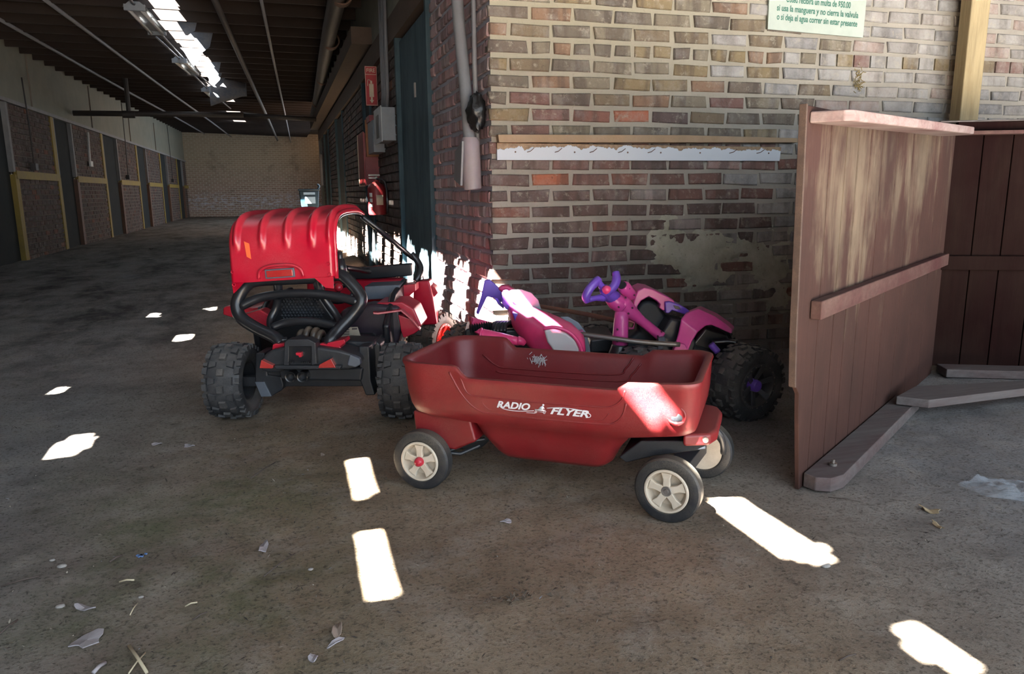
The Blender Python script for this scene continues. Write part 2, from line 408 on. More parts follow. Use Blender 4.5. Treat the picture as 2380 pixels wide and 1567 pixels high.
        if bevel:
            md = o.modifiers.new('bevel', 'BEVEL'); md.width = bevel; md.segments = segs; md.limit_method = 'ANGLE'; md.angle_limit = math.radians(35)
            md.harden_normals = True if smooth else False
        if kind: o['kind'] = kind
        if label: o['label'] = label
        return o
def tag(o, label, cat, group=None):
    o['label'] = label; o['category'] = cat
    if group: o['group'] = group
    return o
def thing(name, label, cat, loc=(0, 0, 0), rz=0, group=None):
    o = bpy.data.objects.new(name, None); COL.objects.link(o)
    o.matrix_world = Matrix.Translation(loc) @ Matrix.Rotation(rz, 4, 'Z'); o.empty_display_size = .1
    bpy.context.view_layer.update()
    return tag(o, label, cat, group)
def root(name, loc=(0, 0, 0), kind='structure'):
    o = bpy.data.objects.new(name, None); COL.objects.link(o); o.location = loc; o['kind'] = kind
    bpy.context.view_layer.update(); return o
def pn(x, y, z=0, sc=1): return noise.noise(Vector((x*sc, y*sc, z*sc)))

# =================================================================== SETTING
# ---- floor
def floor_h(x, y):
    h = .010*noise.fractal(Vector((x*1.7, y*1.7, 0)), .9, 2, 4)
    h += .0035*noise.fractal(Vector((x*11, y*11, 3)), .8, 2, 4)
    # drifted dirt along the aisle walls and towards its far end
    if y > 4.5:
        k = min(1, (y-4.5)/3)
        h += k*.09*max(0, 1-(.97-x)/.55)**1.5*(1 if x < .98 else 0)*(.8+.5*pn(x, y, 2, 1.3))
        h += .03*min(1, (y-4.5)/12)
    # broom and wheel marks in the loose sand
    if y < 2.6: h += .004*max(0, pn(x*1.0+y*.4, y*6, 5, 1))
    return h
def flat(x, y):
    return min(1.0, max(0.0, min(abs(x-a)+abs(y-b) for a, b in FEET)/.12))
FEET = [(-.237, 3.131), (.419, 2.907), (.37, 2.155), (.974, 1.707), (1.253, 1.973), (1.687, 2.428), (.52, 2.5)]
def floor_part(x0, x1, y0, y1, st):
    nx = int((x1-x0)/st)+1; ny = int((y1-y0)/st)+1; vs = []
    for i in range(nx):
        for j in range(ny):
            x = x0+(x1-x0)*i/(nx-1); y = y0+(y1-y0)*j/(ny-1)
            z = floor_h(x, y)*flat(x, y)
            vs.append((x, y, z))
    fs = [(i*ny+j, (i+1)*ny+j, (i+1)*ny+j+1, i*ny+j+1) for i in range(nx-1) for j in range(ny-1)]
    return vs, fs
fl = MB()
fl.add(*floor_part(-3.6, 4.6, .4, 4.6, .025))
v_, f_ = floor_part(-3.6, 3.6, 4.5, 33, .10); fl.add([(a, b, c-(.008 if b < 4.75 else 0)) for a, b, c in v_], f_)
fl.add(*floor_part(-3.6, 8, -8, .4, .2)); fl.add(*floor_part(4.6, 8, .4, 4.6, .2))
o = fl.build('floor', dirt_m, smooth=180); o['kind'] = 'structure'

# ---- brick meshes shared by all bricks of a kind
BH = .0765
def brick_mesh(name, L, H, D, seed):
    rr = random.Random(seed); bm = bmesh.new()
    bmesh.ops.create_cube(bm, size=1)
    for v in bm.verts:
        v.co.x *= L; v.co.y *= D; v.co.z *= H
        v.co.x += rr.uniform(-.006, .006); v.co.z += rr.uniform(-.0045, .0045); v.co.y += rr.uniform(-.003, .003)
    fr = [e for e in bm.edges if all(v.co.y < 0 for v in e.verts)]
    bmesh.ops.bevel(bm, geom=fr, offset=.005, segments=1, affect='EDGES')
    me = bpy.data.meshes.new(name); bm.to_mesh(me); bm.free(); me.materials.append(bk_warm)
    return me
STR = [brick_mesh('brick_stretcher', .190, .0540, .05, i) for i in range(7)]
HDR = [brick_mesh('brick_header', .088, .0540, .05, 20+i) for i in range(6)]
HALF = [brick_mesh('brick_half', .136, .0540, .05, 40+i) for i in range(3)]
def put_brick(parent, me, loc, rot, material):
    o = bpy.data.objects.new('brick', me); COL.objects.link(o); o.parent = parent
    o.location = loc; o.rotation_euler = rot
    o.material_slots[0].link = 'OBJECT'; o.material_slots[0].material = material
    return o
# ---- right brick wall (faces the camera); local x along the wall, local y into the wall
WD = Vector((.999, -.034, 0)).normalized(); W0 = Vector((.97, 3.5, 0)); WN = Vector((.034, .999, 0)).normalized()
wall_r = bpy.data.objects.new('wall_right', None); COL.objects.link(wall_r); wall_r['kind'] = 'structure'
wall_r.matrix_world = Matrix.Translation(W0) @ Matrix.Rotation(math.atan2(WD.y, WD.x), 4, 'Z'); bpy.context.view_layer.update()
LW = 4.2
w = MB(wall_r.matrix_world.copy())
def wl_fn(u, v):
    x = .010+u*LW; z = v*3.3
    return Vector((x, .004+.004*pn(x, z, 1, 9)+.002*pn(x, z, 4, 30), z))
w.grid(wl_fn, 240, 150)
w.box((LW/2+.02, .20, 1.65), (LW, .3, 3.3))
w.build('mortar_bed', mortar, wall_r, smooth=180)
rb = random.Random(3); cnt = 0; extra = MB(wall_r.matrix_world.copy()); extra.rnd = []
def row_bricks(k):
    header = (k % 6 == 2)
    x = 0.0; out = []
    if header:
        out.append(('S', .105)); x = .21+.105*.0
        while x < LW-.05: out.append(('H', x+.0525)); x += .105
    else:
        if k % 2: out.append(('H', .052)); x = .105
        while x < LW-.05: out.append(('S', x+.105)); x += .21
    return out
cand = []
for k in range(0, 43):
    z = -.002+BH*(k+.5)
    for typ, x in row_bricks(k):
        cand.append((k, typ, x, z))
def vis(c):
    P = wall_r.matrix_world @ Vector((c[2], -.01, c[3])); q = R3.transposed() @ (P-EYE)
    px = CX+F*q.x/q.z; py = CY+F*q.y/q.z
    if not (-30 < px < 2410 and -30 < py < 1500): return False
    if 1880 < px < 2200 and py > 290: return False
    if px >= 2200 and py > 300: return False
    if py > 830 or (px < 1560 and py > 800): return False
    return True
seen = [c for c in cand if vis(c)]; rest = [c for c in cand if not vis(c)]
seen.sort(key=lambda c: (0 if c[1] == 'S' else 1, c[2]))
if len(seen) > 296: rest += seen[296:]; seen = seen[:296]
def brick_style(x, z):
    n = pn(x, z, 0, 1.6)*.5+rb.uniform(-.5, .5)
    if z > 1.16:
        g = (x-1.0)/.9
        if n*.9+g > .75: return bk_grey
        if z < 1.36 and rb.random() < .35 and x < 1.4: return bk_red
        return bk_warm
    if x > 1.15 and n*.6+(x-1.15) > .22: return bk_dark if (x > 1.45 and z < .36) else bk_grey
    if z < .2 and x > .6: return bk_dark
    return bk_red if rb.random() < .9 else bk_dark
for k, typ, x, z in seen:
    me = rb.choice(STR if typ == 'S' else HDR)
    put_brick(wall_r, me, (x-.009+rb.uniform(-.003, .003), .018+rb.uniform(-.003, .003), z+rb.uniform(-.0015, .0015)), (rb.choice((0, math.pi)) if False else 0, rb.uniform(-.008, .008), rb.uniform(-.006, .006)), brick_style(x, z))
for k, typ, x, z in rest:
    b0 = len(extra.f); extra.box((x, .019, z), (.197 if typ == 'S' else .092, .05, .060)); extra.rnd += [rb.random()]*(len(extra.f)-b0)
bk_extra = brickmat('mixed_brick', WARM[:3]+[(.4, GREY[0][1]), (.6, GREY[1][1]), (.8, REDD[0][1])], 'attr', .2)
extra.build('brickwork', bk_extra, wall_r, smooth=0, kind='stuff')
# smeared mortar over the lower right part of the wall
sm = MB(wall_r.matrix_world.copy())
def sm_fn(u, v):
    x = .62+u*1.15; z = .22+v*.62
    e = 1-((x-1.12-.25*(.62-z))/.36)**2-((z-.55)/.22)**2
    e2 = 1-((x-1.62)/.22)**2-((z-.45)/.24)**2
    e = max(e, e2)+.9*noise.fractal(Vector((x*5, z*6, 2)), .8, 2, 5)
    return Vector((x, .012-.030*max(-.2, min(.85, e)) if e > -.2 else .02, z))
sm.grid(sm_fn, 150, 90); sm.build('mortar_smear', smear_m, wall_r, smooth=180)
# light mortar skim under the smear along the wall foot
ft = MB(wall_r.matrix_world.copy())
ft.grid(lambda u, v: Vector((u*LW, -.0-.05*(1-v)*(.6+.4*pn(u*LW, 0, 1, 3)), v*.035-.01)), 120, 4); ft.build('dirt_drift', dirt_m, wall_r, smooth=180)

# ---- aisle wall on the right (x=.97), pilaster with real bricks, doors and strips
wa = root('wall_aisle', (0, 0, 0))
XW = .97
mo = MB()
mo.grid(lambda u, v: Vector((XW+.010+.003*pn(u*9, v*9, 3, 3), 3.51+u*1.37, v*3.3)), 60, 90)
mo.box((XW+.22, 4.22, 1.65), (.40, 1.32, 3.3)); mo.build('mortar_bed', mortar_b, wa, smooth=180)
rq = random.Random(11); n_ = 0
for k in range(0, 29):
    z = -.002+BH*(k+.5); y = 3.5; hd = (k % 6 == 4)
    y0 = 3.5 if k % 2 else 3.5-.1
    c = []
    yy = y0
    while yy < 4.86:
        L = .105 if hd else .21
        a = max(yy, 3.502); b = min(yy+L, 4.875)
        if b-a > .05: c.append(((a+b)/2, b-a-.012))
        yy += L
    for yc, L in c:
        if n_ >= 290: break
        me = HDR[n_ % 6] if L < .12 else (HALF[n_ % 3] if L < .17 else STR[n_ % 7])
        q = put_brick(wa, me, (XW+.021+rq.uniform(-.003, .003), yc, z+rq.uniform(-.002, .002)), (0, 0, -math.pi/2+rq.uniform(-.006, .006)), bk_pil)
        q.scale = (L/(.092 if L < .12 else (.14 if L < .17 else .197)), 1, 1); n_ += 1
# corner: bricks of the return tie in with small offsets
def wallbox(name, y0, y1, z0, z1, m, x0=XW, th=.25, par=wa): 
    b = MB(); b.box((x0+th/2, (y0+y1)/2, (z0+z1)/2), (th, y1-y0, z1-z0)); return b.build(name, m, par, smooth=0)
def brickfield(par, x, y0, y1, z0, z1, sgn, m, mor, name='brickwork', hide=None):
    """joined far bricks on a wall x=const; sgn = +1 if the wall body lies at larger x"""
    e = MB(); e.rnd = []; k0 = int(math.ceil(z0/BH-.01)); rr = random.Random(int(y0*31))
    k = k0
    while (k+1)*BH <= z1+.02:
        z = (k+.5)*BH; y = y0-(.1 if k % 2 else 0)
        while y < y1:
            a = max(y, y0); b = min(y+.21, y1)
            if b-a > .04:
                n0 = len(e.f); e.box((x+sgn*(.03-rr.uniform(.010, .016)), (a+b)/2, z), (.05, b-a-.012, .062)); e.rnd += [rr.random()]*(len(e.f)-n0)
            y += .21
        k += 1
    e.build(name, m, par, smooth=0, kind='stuff')
    b = MB(); b.box((x+sgn*.13, (y0+y1)/2, (z0+z1)/2), (.24, y1-y0, z1-z0)); b.build('mortar_bed', mor, par, smooth=0)
YD = [(4.88, 6.22), (8.05, 8.75), (11.6, 13.0), (15.0, 16.4)]
last = 6.22
for (a, b) in YD[1:]+[(17.35, 18.3)]:
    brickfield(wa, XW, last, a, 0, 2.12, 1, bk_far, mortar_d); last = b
# lintel beam and plaster band above
wallbox('lintel_beam', 4.88, 18.3, 2.10, 2.30, darkwood, XW-.03, .3)
wallbox('plaster_band', 4.88, 18.3, 2.30, 3.3, plast_w, XW, .25)
lb = MB()
lb.box((XW-.10, 13.0, 2.42), (.20, 10.4, .16)); lb.build('wall_plate_beam', darkwood, wa, smooth=0)
# doors
dn = 1
for (a, b) in YD:
    d = root('door_%d' % dn); dn += 1
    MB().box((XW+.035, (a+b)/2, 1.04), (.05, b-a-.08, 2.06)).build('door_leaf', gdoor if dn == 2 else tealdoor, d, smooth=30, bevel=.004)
    for yy in (a+.02, b-.02): MB().box((XW+.02, yy, 1.05), (.09, .045, 2.1)).build('jamb', gdoor, d, smooth=0)
    if dn == 2:
        MB().box((XW+.004, a+.62, 1.62), (.012, .03, .10)).build('hasp', steel, d)
        MB().box((XW+.004, a+.10, .28), (.014, .10, .035)).build('hinge', dkpipe, d); MB().box((XW+.004, a+.10, 1.75), (.014, .10, .035)).build('hinge', dkpipe, d)
        for j in range(6):
            MB().box((XW+.0095, a+.2+.17*j, .25), (.006, .006, .0)).v
    MB().box((XW+.2, (a+b)/2, 1.05), (.25, b-a, 2.1)).build('door_backing', darkwood, d, smooth=0)
# far window at the end of the aisle wall
wd = root('window_1')
for z0, z1 in ((0, 1.08), (1.8, 2.12)): MB().box((XW+.1, 17.82, (z0+z1)/2), (.2, .96, z1-z0)).build('wall_piece', plast_w, wd, smooth=0)
for yy in (17.37, 18.27): MB().box((XW+.02, yy, 1.44), (.08, .05, .75)).build('window_frame', greytrim, wd, smooth=0)
wallbox('end_post', 18.3, 18.45, 0, 3.2, greytrim, XW-.02, .2)
# mass of the rooms behind this wall
MB().box((2.6, 10.2, 1.65), (2.8, 13.0, 3.3)).build('room_block', darkwood, wa, smooth=0)

# ---- end wall of the aisle and left wall
we = root('wall_end')
MB().box((2.4, 19.6, 1.7), (.2, 5.0, 3.6)).build('side_light_block', darkwood, we, smooth=0); MB().box((2.4, 30.5, 1.7), (.2, 4.0, 3.6)).build('side_light_block', darkwood, we, smooth=0); MB().box((2.4, 25.5, 3.0), (.2, 7, .7)).build('head_light_block', darkwood, we, smooth=0)  # added unseen, narrow the far side opening to dim its daylight

e0 = MB(); e0.box((-.2, 32.15, 1.7), (7.4, .3, 3.6)); e0.build('end_brickwork', far_m, we, smooth=0)
wl_ = root('wall_left'); XL = -3.45
doors = [(9.9, 11.92), (14.06, 15.22), (17.6, 19.1), (21.5, 22.95), (25.45, 26.95), (29.4, 31.0)]
segs = [(-8, 9.9-0.0)]; prev = 9.9
for i, (a, b) in enumerate(doors):
    s0 = doors[i-1][1] if i else 6.0
    if s0 < a:
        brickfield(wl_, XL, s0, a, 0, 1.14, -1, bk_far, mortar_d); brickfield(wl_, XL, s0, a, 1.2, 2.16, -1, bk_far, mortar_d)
        MB().box((XL+.0, (s0+a)/2, 1.19), (.06, a-s0, .11)).build('yellow_rail', yellow_pt, wl_, smooth=0)
brickfield(wl_, XL, 31.0, 32.0, 0, 2.16, -1, bk_far, mortar_d); MB().box((XL+.01, 31.5, 1.19), (.10, 1.0, .11)).build('yellow_rail', yellow_pt, wl_, smooth=0)
MB().box((XL-.13, 12, 2.75), (.25, 40, 1.2)).build('plaster_band', plast_w, wl_, smooth=0)
MB().box((XL+.012, 19, 2.17), (.06, 26, .05)).build('ledge', greytrim, wl_, smooth=0)
for yy in (13.1, 16.9, 20.9, 24.9): MB().box((XL+.004, yy, 2.6), (.02, .02, .8)).build('plaster_joint', mortar_d, wl_, smooth=0)
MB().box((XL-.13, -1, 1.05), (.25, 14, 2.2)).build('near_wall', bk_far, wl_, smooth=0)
for i, (a, b) in enumerate(doors):
    d = root('door_%d' % (dn)); dn += 1
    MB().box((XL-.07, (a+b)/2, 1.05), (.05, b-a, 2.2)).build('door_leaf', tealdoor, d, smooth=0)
    for yy, sg in ((a, 1), (b, -1)):
        MB().box((XL-.02, yy+sg*.03, 1.70), (.07, .08, .95)).build('upper_jamb', greytrim, d, smooth=0)
        MB().box((XL-.015, yy-sg*.02, .60), (.07, .15, 1.18)).build('lower_jamb', yellow_pt if sg > 0 or i == 0 else rusty, d, smooth=0)
        pass
# yellow guard on the far edge of each upper opening
for i, (a, b) in enumerate(doors[1:]):
    MB().box((XL+.0, a-.09, 1.7), (.05, .16, .92)).build('yellow_board', yellow_pt, wl_, smooth=0)

# ---- ceiling
ce = root('ceiling'); ZC = 3.0
def ceil_z(x, y): return 3.0+max(0, y-9)*(.0145-.0013*(x+1))
def hole(x, y):
    """broken strip over the aisle plus a few small gaps"""
    n = noise.fractal(Vector((x*7, y*7, 1)), .8, 2, 4)
    n2 = pn(0, y, 3, 1.1)
    if y > 2.1:
        b = (y-.15) % .61
        if 8.9 < y < 17.2:
            if 14.9 < y < 15.6: return False
            lo = -1.27+.06*n2+.05*n; hi = -1.00+.03*n2+.04*n
            return lo < x < hi
        if y > 17.2:
            for (a, c) in ((18.6, 19.3), (21.6, 22.5), (24.6, 25.4)):
                if a < y < c and -1.28 < x < -.95: return True
            return False
        if y > 8.2: return False
        if b < .10+.08*n or b > .46+.08*n: return False
        if -1.04+.03*n2+.05*n+max(0, .05*(.3-b)) < x < -.83+.03*n2+.06*n: return True
    for P in HOLES:
        xx = x+.006*n; yy = y+.006*n
        ins = False; j = len(P)-1
        for i in range(len(P)):
            if (P[i][1] > yy) != (P[j][1] > yy) and xx < (P[j][0]-P[i][0])*(yy-P[i][1])/(P[j][1]-P[i][1])+P[i][0]: ins = not ins
            j = i
        if ins: return True
    return False
def back(P, z=None):
    """point of the deck that throws sunlight on P"""
    t = (3.0-P.z)/-SUND.z; q = P-SUND*(t); q = Vector((P.x-SUND.x*t, P.y-SUND.y*t)); return (q.x, q.y)
HOLES = []
def patch(pts): HOLES.append([back(p) for p in pts])
patch([onz(*p) for p in ((1652, 1172), (1670, 1160), (1716, 1157), (1765, 1195), (1850, 1240), (1920, 1284), (1924, 1305), (1900, 1308), (1810, 1290), (1770, 1262), (1705, 1212))])
patch([onz(*p) for p in ((2092, 1460), (2110, 1445), (2150, 1462), (2200, 1500), (2266, 1552), (2230, 1560), (2150, 1532), (2115, 1518), (2108, 1500), (2112, 1490))])
patch([onz(*p) for p in ((815, 1068), (850, 1064), (862, 1145), (858, 1160), (826, 1156), (817, 1120))])
patch([onz(*p) for p in ((838, 1245), (858, 1235), (884, 1234), (906, 1310), (918, 1362), (912, 1380), (884, 1383), (866, 1376), (858, 1330))])
patch([onz(*p) for p in ((116, 1064), (150, 1030), (180, 1013), (210, 1012), (196, 1042), (160, 1060))])
patch([onz(*p) for p in ((112, 912), (130, 901), (156, 901), (148, 912), (118, 920))])
patch([onz(*p) for p in ((406, 795), (420, 777), (448, 774), (440, 790))])
patch([onz(*p) for p in ((345, 736), (352, 727), (369, 728), (364, 738))])
patch([onz(*p) for p in ((472, 716), (480, 709), (502, 710), (494, 722))])
patch([onp(*p, Vector((.369, 2.155, 0))-Vector((.596, .803, 0))*.03, Vector((.596, .803, 0))) for p in ((1438, 905), (1478, 893), (1505, 897), (1568, 962), (1568, 975), (1518, 989), (1490, 962))])
patch([onx(*p, .97) for p in ((1126, 652), (1150, 650), (1176, 668), (1174, 700), (1156, 694), (1142, 692), (1118, 724), (1110, 726), (1122, 690))])
patch([onx(*p, .97) for p in ((1186, 720), (1225, 716), (1262, 728), (1280, 742), (1300, 758), (1262, 756), (1244, 762), (1224, 760), (1208, 742))])
def decking():
    e = MB(); st = .025
    xs = [(-3.6, -3.35)]; x0, x1 = -3.35, -.6
    def cells(y0, y1, xa, xb, s):
        nx = int(round((xb-xa)/s)); ny = int(round((y1-y0)/s)); vid = {}; vs = []; fs = []
        def V(i, j):
            if (i, j) not in vid:
                vid[(i, j)] = len(vs); x = xa+i*s; y = y0+j*s; vs.append((x, y, 3.0))
            return vid[(i, j)]
        i_runs = []
        for j in range(ny):
            i = 0
            while i < nx:
                if hole(xa+(i+.5)*s, y0+(j+.5)*s): i += 1; continue
                k = i
                while k < nx and not hole(xa+(k+.5)*s, y0+(j+.5)*s): k += 1
                fs.append((V(i, j), V(k, j), V(k, j+1), V(i, j+1))); i = k
        e.add(vs, fs)
    cells(-.6, 3.0+2.5, -3.35, -.6, st)
    cells(5.5, 9.01, -1.6, -.6, .027); cells(9.01, 17.5, -1.6, -.6, .025); cells(17.5, 26.5, -1.6, -.6, .05)
    def q(xa, xb, ya, yb): e.add([(xa, ya, 3.0), (xb, ya, 3.0), (xb, yb, 3.0), (xa, yb, 3.0)], [(0, 1, 2, 3)])
    q(-3.7, -3.35, -.6, 5.5); q(-3.7, -1.6, 5.5, 9.01); q(-3.7, -1.6, 9.01, 26.5); q(-3.7, -.6, 26.5, 33); q(-3.7, 6.2, -1.3, -.6)
    q(-.6, 6.2, -1.3, 3.6); q(-.6, 1.6, 3.6, 9.01); q(-.6, 1.6, 9.01, 16.8); q(-.6, 1.25, 16.8, 20); q(-.6, 2.2, 20, 33)
    return e
dk = decking()
for v in dk.v: v.z = ceil_z(v.x, v.y)+.0
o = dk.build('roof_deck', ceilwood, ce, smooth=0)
nj = 0
for j in range(60):
    y = -.55+.61*j
    if y > 32: break
    if -3 < y < 2.1:
        if any(min(p[1] for p in H)-.05 < y+.035 < max(p[1] for p in H)+.09 for H in HOLES): continue
    if 7.95 > y > 2.1: y = 3.15+.61*round((y-3.15)/.61)
    x0, x1 = -3.5, (1.2 if y > 3.4 else 3.2)
    a = ceil_z(x0, y)-.075; b = ceil_z(x1, y)-.075
    jb = MB(); dx, dz = x1-x0, b-a
    jb.add([(x0, y-.02, a-.07), (x1, y-.02, b-.07), (x1, y+.02, b-.07), (x0, y+.02, a-.07), (x0, y-.02, a+.07), (x1, y-.02, b+.07), (x1, y+.02, b+.07), (x0, y+.02, a+.07)],
           [(0, 1, 2, 3), (4, 7, 6, 5), (0, 4, 5, 1), (1, 5, 6, 2), (2, 6, 7, 3), (3, 7, 4, 0)])
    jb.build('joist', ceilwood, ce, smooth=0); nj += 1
# ragged felt edges hanging in the gap
rg = random.Random(5)
for y in (9.9, 10.9, 12.1, 13.3, 14.3, 14.8, 16.4):
    x = -1.0+rg.uniform(-.1, .15); e = MB()
    pts = [(x-.16, y, 3.0), (x+.18, y, 3.0), (x+.12, y-.02, 2.86-rg.random()*.1), (x+.02, y-.03, 2.78-rg.random()*.08), (x-.08, y-.02, 2.9)]
    e.prism(pts, (0, .012, 0)); e.build('torn_felt', roofing, ce, smooth=0)

# ---- unseen panels added to block light: this one shades the left stall wall 
wb_ = root('back_light_block')
MB().box((-2.9, -2.2, 1.5), (2.2, .2, 3.2)).build('back_block_panel', bk_far, wb_, smooth=0)

ws = root('right_light_block')
MB().box((6.3, 1.2, 1.5), (.2, 4.6, 3.2)).build('right_block_panel', darkwood, ws, smooth=0)  # added out of view, cuts the bluish fill from the right
# =================================================================== THINGS ON THE BRICK WALL
def wpt(x, off, z): return wall_r.matrix_world @ Vector((x, -off, z))
WM = wall_r.matrix_world.copy()
b = MB(WM); b.prism([(.035, -.0, 1.128), (1.66, -.0, 1.140), (1.655, -.0, 1.163), (1.0, 0, 1.172), (.03, -.0, 1.165)], (0, -.045, 0))
tag(b.build('ledge_board', lightwood, smooth=30, bevel=.003), 'rough light brown wooden batten above the white hook board', 'board')
hb = thing('hook_board', 'narrow white painted board with peeling top edge and bent nails', 'board', wpt(.8, .0, 1.05))
b = MB(WM); b.prism([(.03, -.005, 1.048), (1.57, -.005, 1.046), (1.575, -.005, 1.118), (.03, -.005, 1.128)], (0, -.018, 0)); b.build('board', wboard, hb, smooth=30, bevel=.002)
for i, x in enumerate((.19, .33, .51, .66, .82, 1.28, 1.44)):
    b = MB(WM); p = Vector((x-.012, -.02, 1.085)); b.tube([p, p+Vector((.012, -.022, .004)), p+Vector((.026, -.035, .018))], .0018, 6); b.build('nail', rusty, hb)
for x in (.12, .42, .70, .88, 1.10, 1.50):
    MB(WM).disc((x, -.024, 1.086), (0, 1, 0), .004, .003, 10).build('nail_head', rusty, hb)
sg = thing('wall_sign', 'white board sign with green Spanish lettering fixed to the brick wall', 'sign', wpt(1.75, .0, 1.7))
b = MB(WM); b.prism([(1.46, -.004, 1.700), (2.035, -.004, 1.683), (2.045, -.004, 2.18), (1.455, -.004, 2.19)], (0, -.012, 0)); b.build('board', signwh, sg, smooth=30)
def text(name, s, m, par, Mx, width, size=None, shear=0, thick=.0006, bold=0.0, label=None):
    cu = bpy.data.curves.new(name, 'FONT'); cu.body = s; cu.size = 1; cu.align_x = 'CENTER'; cu.shear = shear; cu.offset = bold; cu.extrude = 0.0
    to = bpy.data.objects.new(name, cu); COL.objects.link(to); bpy.context.view_layer.update()
    me = bpy.data.meshes.new_from_object(to.evaluated_get(bpy.context.evaluated_depsgraph_get()))
    bpy.data.objects.remove(to); me.name = name
    xs = [v.co.x for v in me.vertices]; w0 = max(xs)-min(xs)
    sx = width/w0; sy = size if size else sx
    inv = par.matrix_world.inverted() @ Mx
    for v in me.vertices: v.co = inv @ Vector((v.co.x*sx, v.co.y*sy, thick))
    me.materials.clear(); me.materials.append(m)
    q = bpy.data.objects.new(name, me); COL.objects.link(q); q.parent = par
    if label: q['label'] = label
    return q
def txtM(x, z, off): # on the wall: text x along wall, y up, z out
    return WM @ Matrix.Translation((x, -off, z)) @ Matrix.Rotation(math.radians(90), 4, 'X') @ Matrix.Rotation(-.028, 4, 'Z')
for s, z, wd_ in (('$50.00', 1.900, .16), ('Usted recibirã un multa de $50.00', 1.8295, .385), ('si usa la manguera y no cierra la valvula', 1.785, .49), ('o si deja el agua correr sin estar presente', 1.742, .485)):
    text('sign_lettering', s, greentxt, sg, txtM(1.75+(.09 if s[0] == '$' else 0), z, .0165), wd_, .042, bold=.022)
MB(WM).box((1.735, -.0168, 1.872), (.40, .0012, .0035), Matrix.Rotation(.028, 3, 'Y')).build('rule_line', greentxt, sg, smooth=0)
b = MB(); b.tube([wpt(2.145, .012, 1.50), wpt(2.15, .03, 1.49), wpt(2.17, .035, 1.475)], .004, 6)
# nest of dirt on the wall
nb = MB(WM)
rg2 = random.Random(8)
for i in range(60):
    x = 2.03+rg2.gauss(0, .014); z = 1.47+rg2.gauss(0, .03); nb.tube([(x, -.004, z), (x+rg2.uniform(-.02, .02), -.018, z+rg2.uniform(-.03, .02))], .0016, 4)
tag(nb.build('mud_nest', mat('dry_grass_mud', (.24, .18, .07), .9), smooth=0), 'small tuft of dried mud and grass stuck on the brick wall', 'nest')
# pine post
po = MB(); Rz = Matrix.Rotation(math.radians(-14), 3, 'Z')
po.box((3.615, 3.30, 1.6), (.105, .095, 3.2), Rz); tag(po.build('wooden_post', yellowpine, smooth=30, bevel=.006), 'pale yellow pine post standing against the brick wall behind the stall panels', 'post')

# =================================================================== STALL PANELS
A = Vector((1.457, 1.776, 0)); PU = Vector((.8393, .5436, 0)); PN = Vector((.5436, -.8393, 0))
def pa(px, py, off=0):
    P = onp(px, py, A+PN*off, PN); return (P-A).dot(PU), P.z
def P1(a, z, off=0): return A+PU*a+PN*off+Vector((0, 0, z))
sp1 = thing('stall_panel', 'tall tongue-and-groove panel of worn maroon and bare wood boards, standing edge-on', 'panel', A, math.atan2(PU.y, PU.x))
ed = [.0]+[pa(px, 420)[0] for px in (1925, 1962, 1990, 2018, 2046, 2080, 2116, 2148, 2178)]+[1.86]
for i in range(len(ed)-1):
    a0, a1 = ed[i]+.002, ed[i+1]-.002
    if i == 0:
        pts = [(-.150, 1.115), (-.115, .50), (-.095, .345), (-.062, .315), (-.055, .26), (-.02, .08), (-.004, .0), (a1, .0), (a1, 1.118)]
    else: a0 += .0015; a1 -= .0015; pts = [(a0, .0), (a1, .0), (a1, 1.118+.02*a1), (a0, 1.118+.02*a0)]
    b = MB(); b.prism([P1(a, z, -.014) for a, z in pts], PN*.014); b.build('board', pan1, sp1, smooth=30, bevel=.0025)
b = MB(); b.prism([P1(a, z, -.018) for a, z in ((-.160, 1.118), (-.125, .50), (-.105, .345), (-.095, .34), (-.115, .50), (-.150, 1.118))], PN*.020); b.build('edge_molding', endgrain, sp1, smooth=30, bevel=.002)
def bar(name, m, par, a0, a1, z0, z1, o0, o1, bev=.006, taper=0.0):
    b = MB(); b.prism([P1(a0, z0, o0), P1(a0, z1, o0), P1(a1, z1+taper, o0), P1(a1, z0+taper, o0)], PN*(o1-o0)); return b.build(name, m, par, smooth=30, bevel=bev)
bar('middle_rail', pan_rail, sp1, -.02, 1.80, .530, .585, .001, .034, .004, .012)
b = MB(); o_ = [(-.13, .0), (-.115, .085), (-.09, .10), (1.45, .135), (1.5, .11), (1.5, .0)]
b.prism([P1(a, 1.074+.028*a, of) for a, of in o_], Vector((0, 0, .030))); b.build('cap_board', pan_cap, sp1, smooth=30, bevel=.005)
b = MB(); b.prism([P1(a, .006, of) for a, of in ((.015, .004), (.0, .045), (.02, .085), (.075, .105), (1.13, .095), (1.13, .004))], Vector((0, 0, .045))); b.build('sill_board', sill_m, sp1, smooth=30, bevel=.004)
b = MB(); c = P1(.13, .05, .055); b.disc(c+Vector((0, 0, .006)), (0, 0, 1), .012, .008, 12); b.disc(c+Vector((0, 0, .013)), (0, 0, 1), .005, .016, 8); b.build('bolt', steel, sp1)
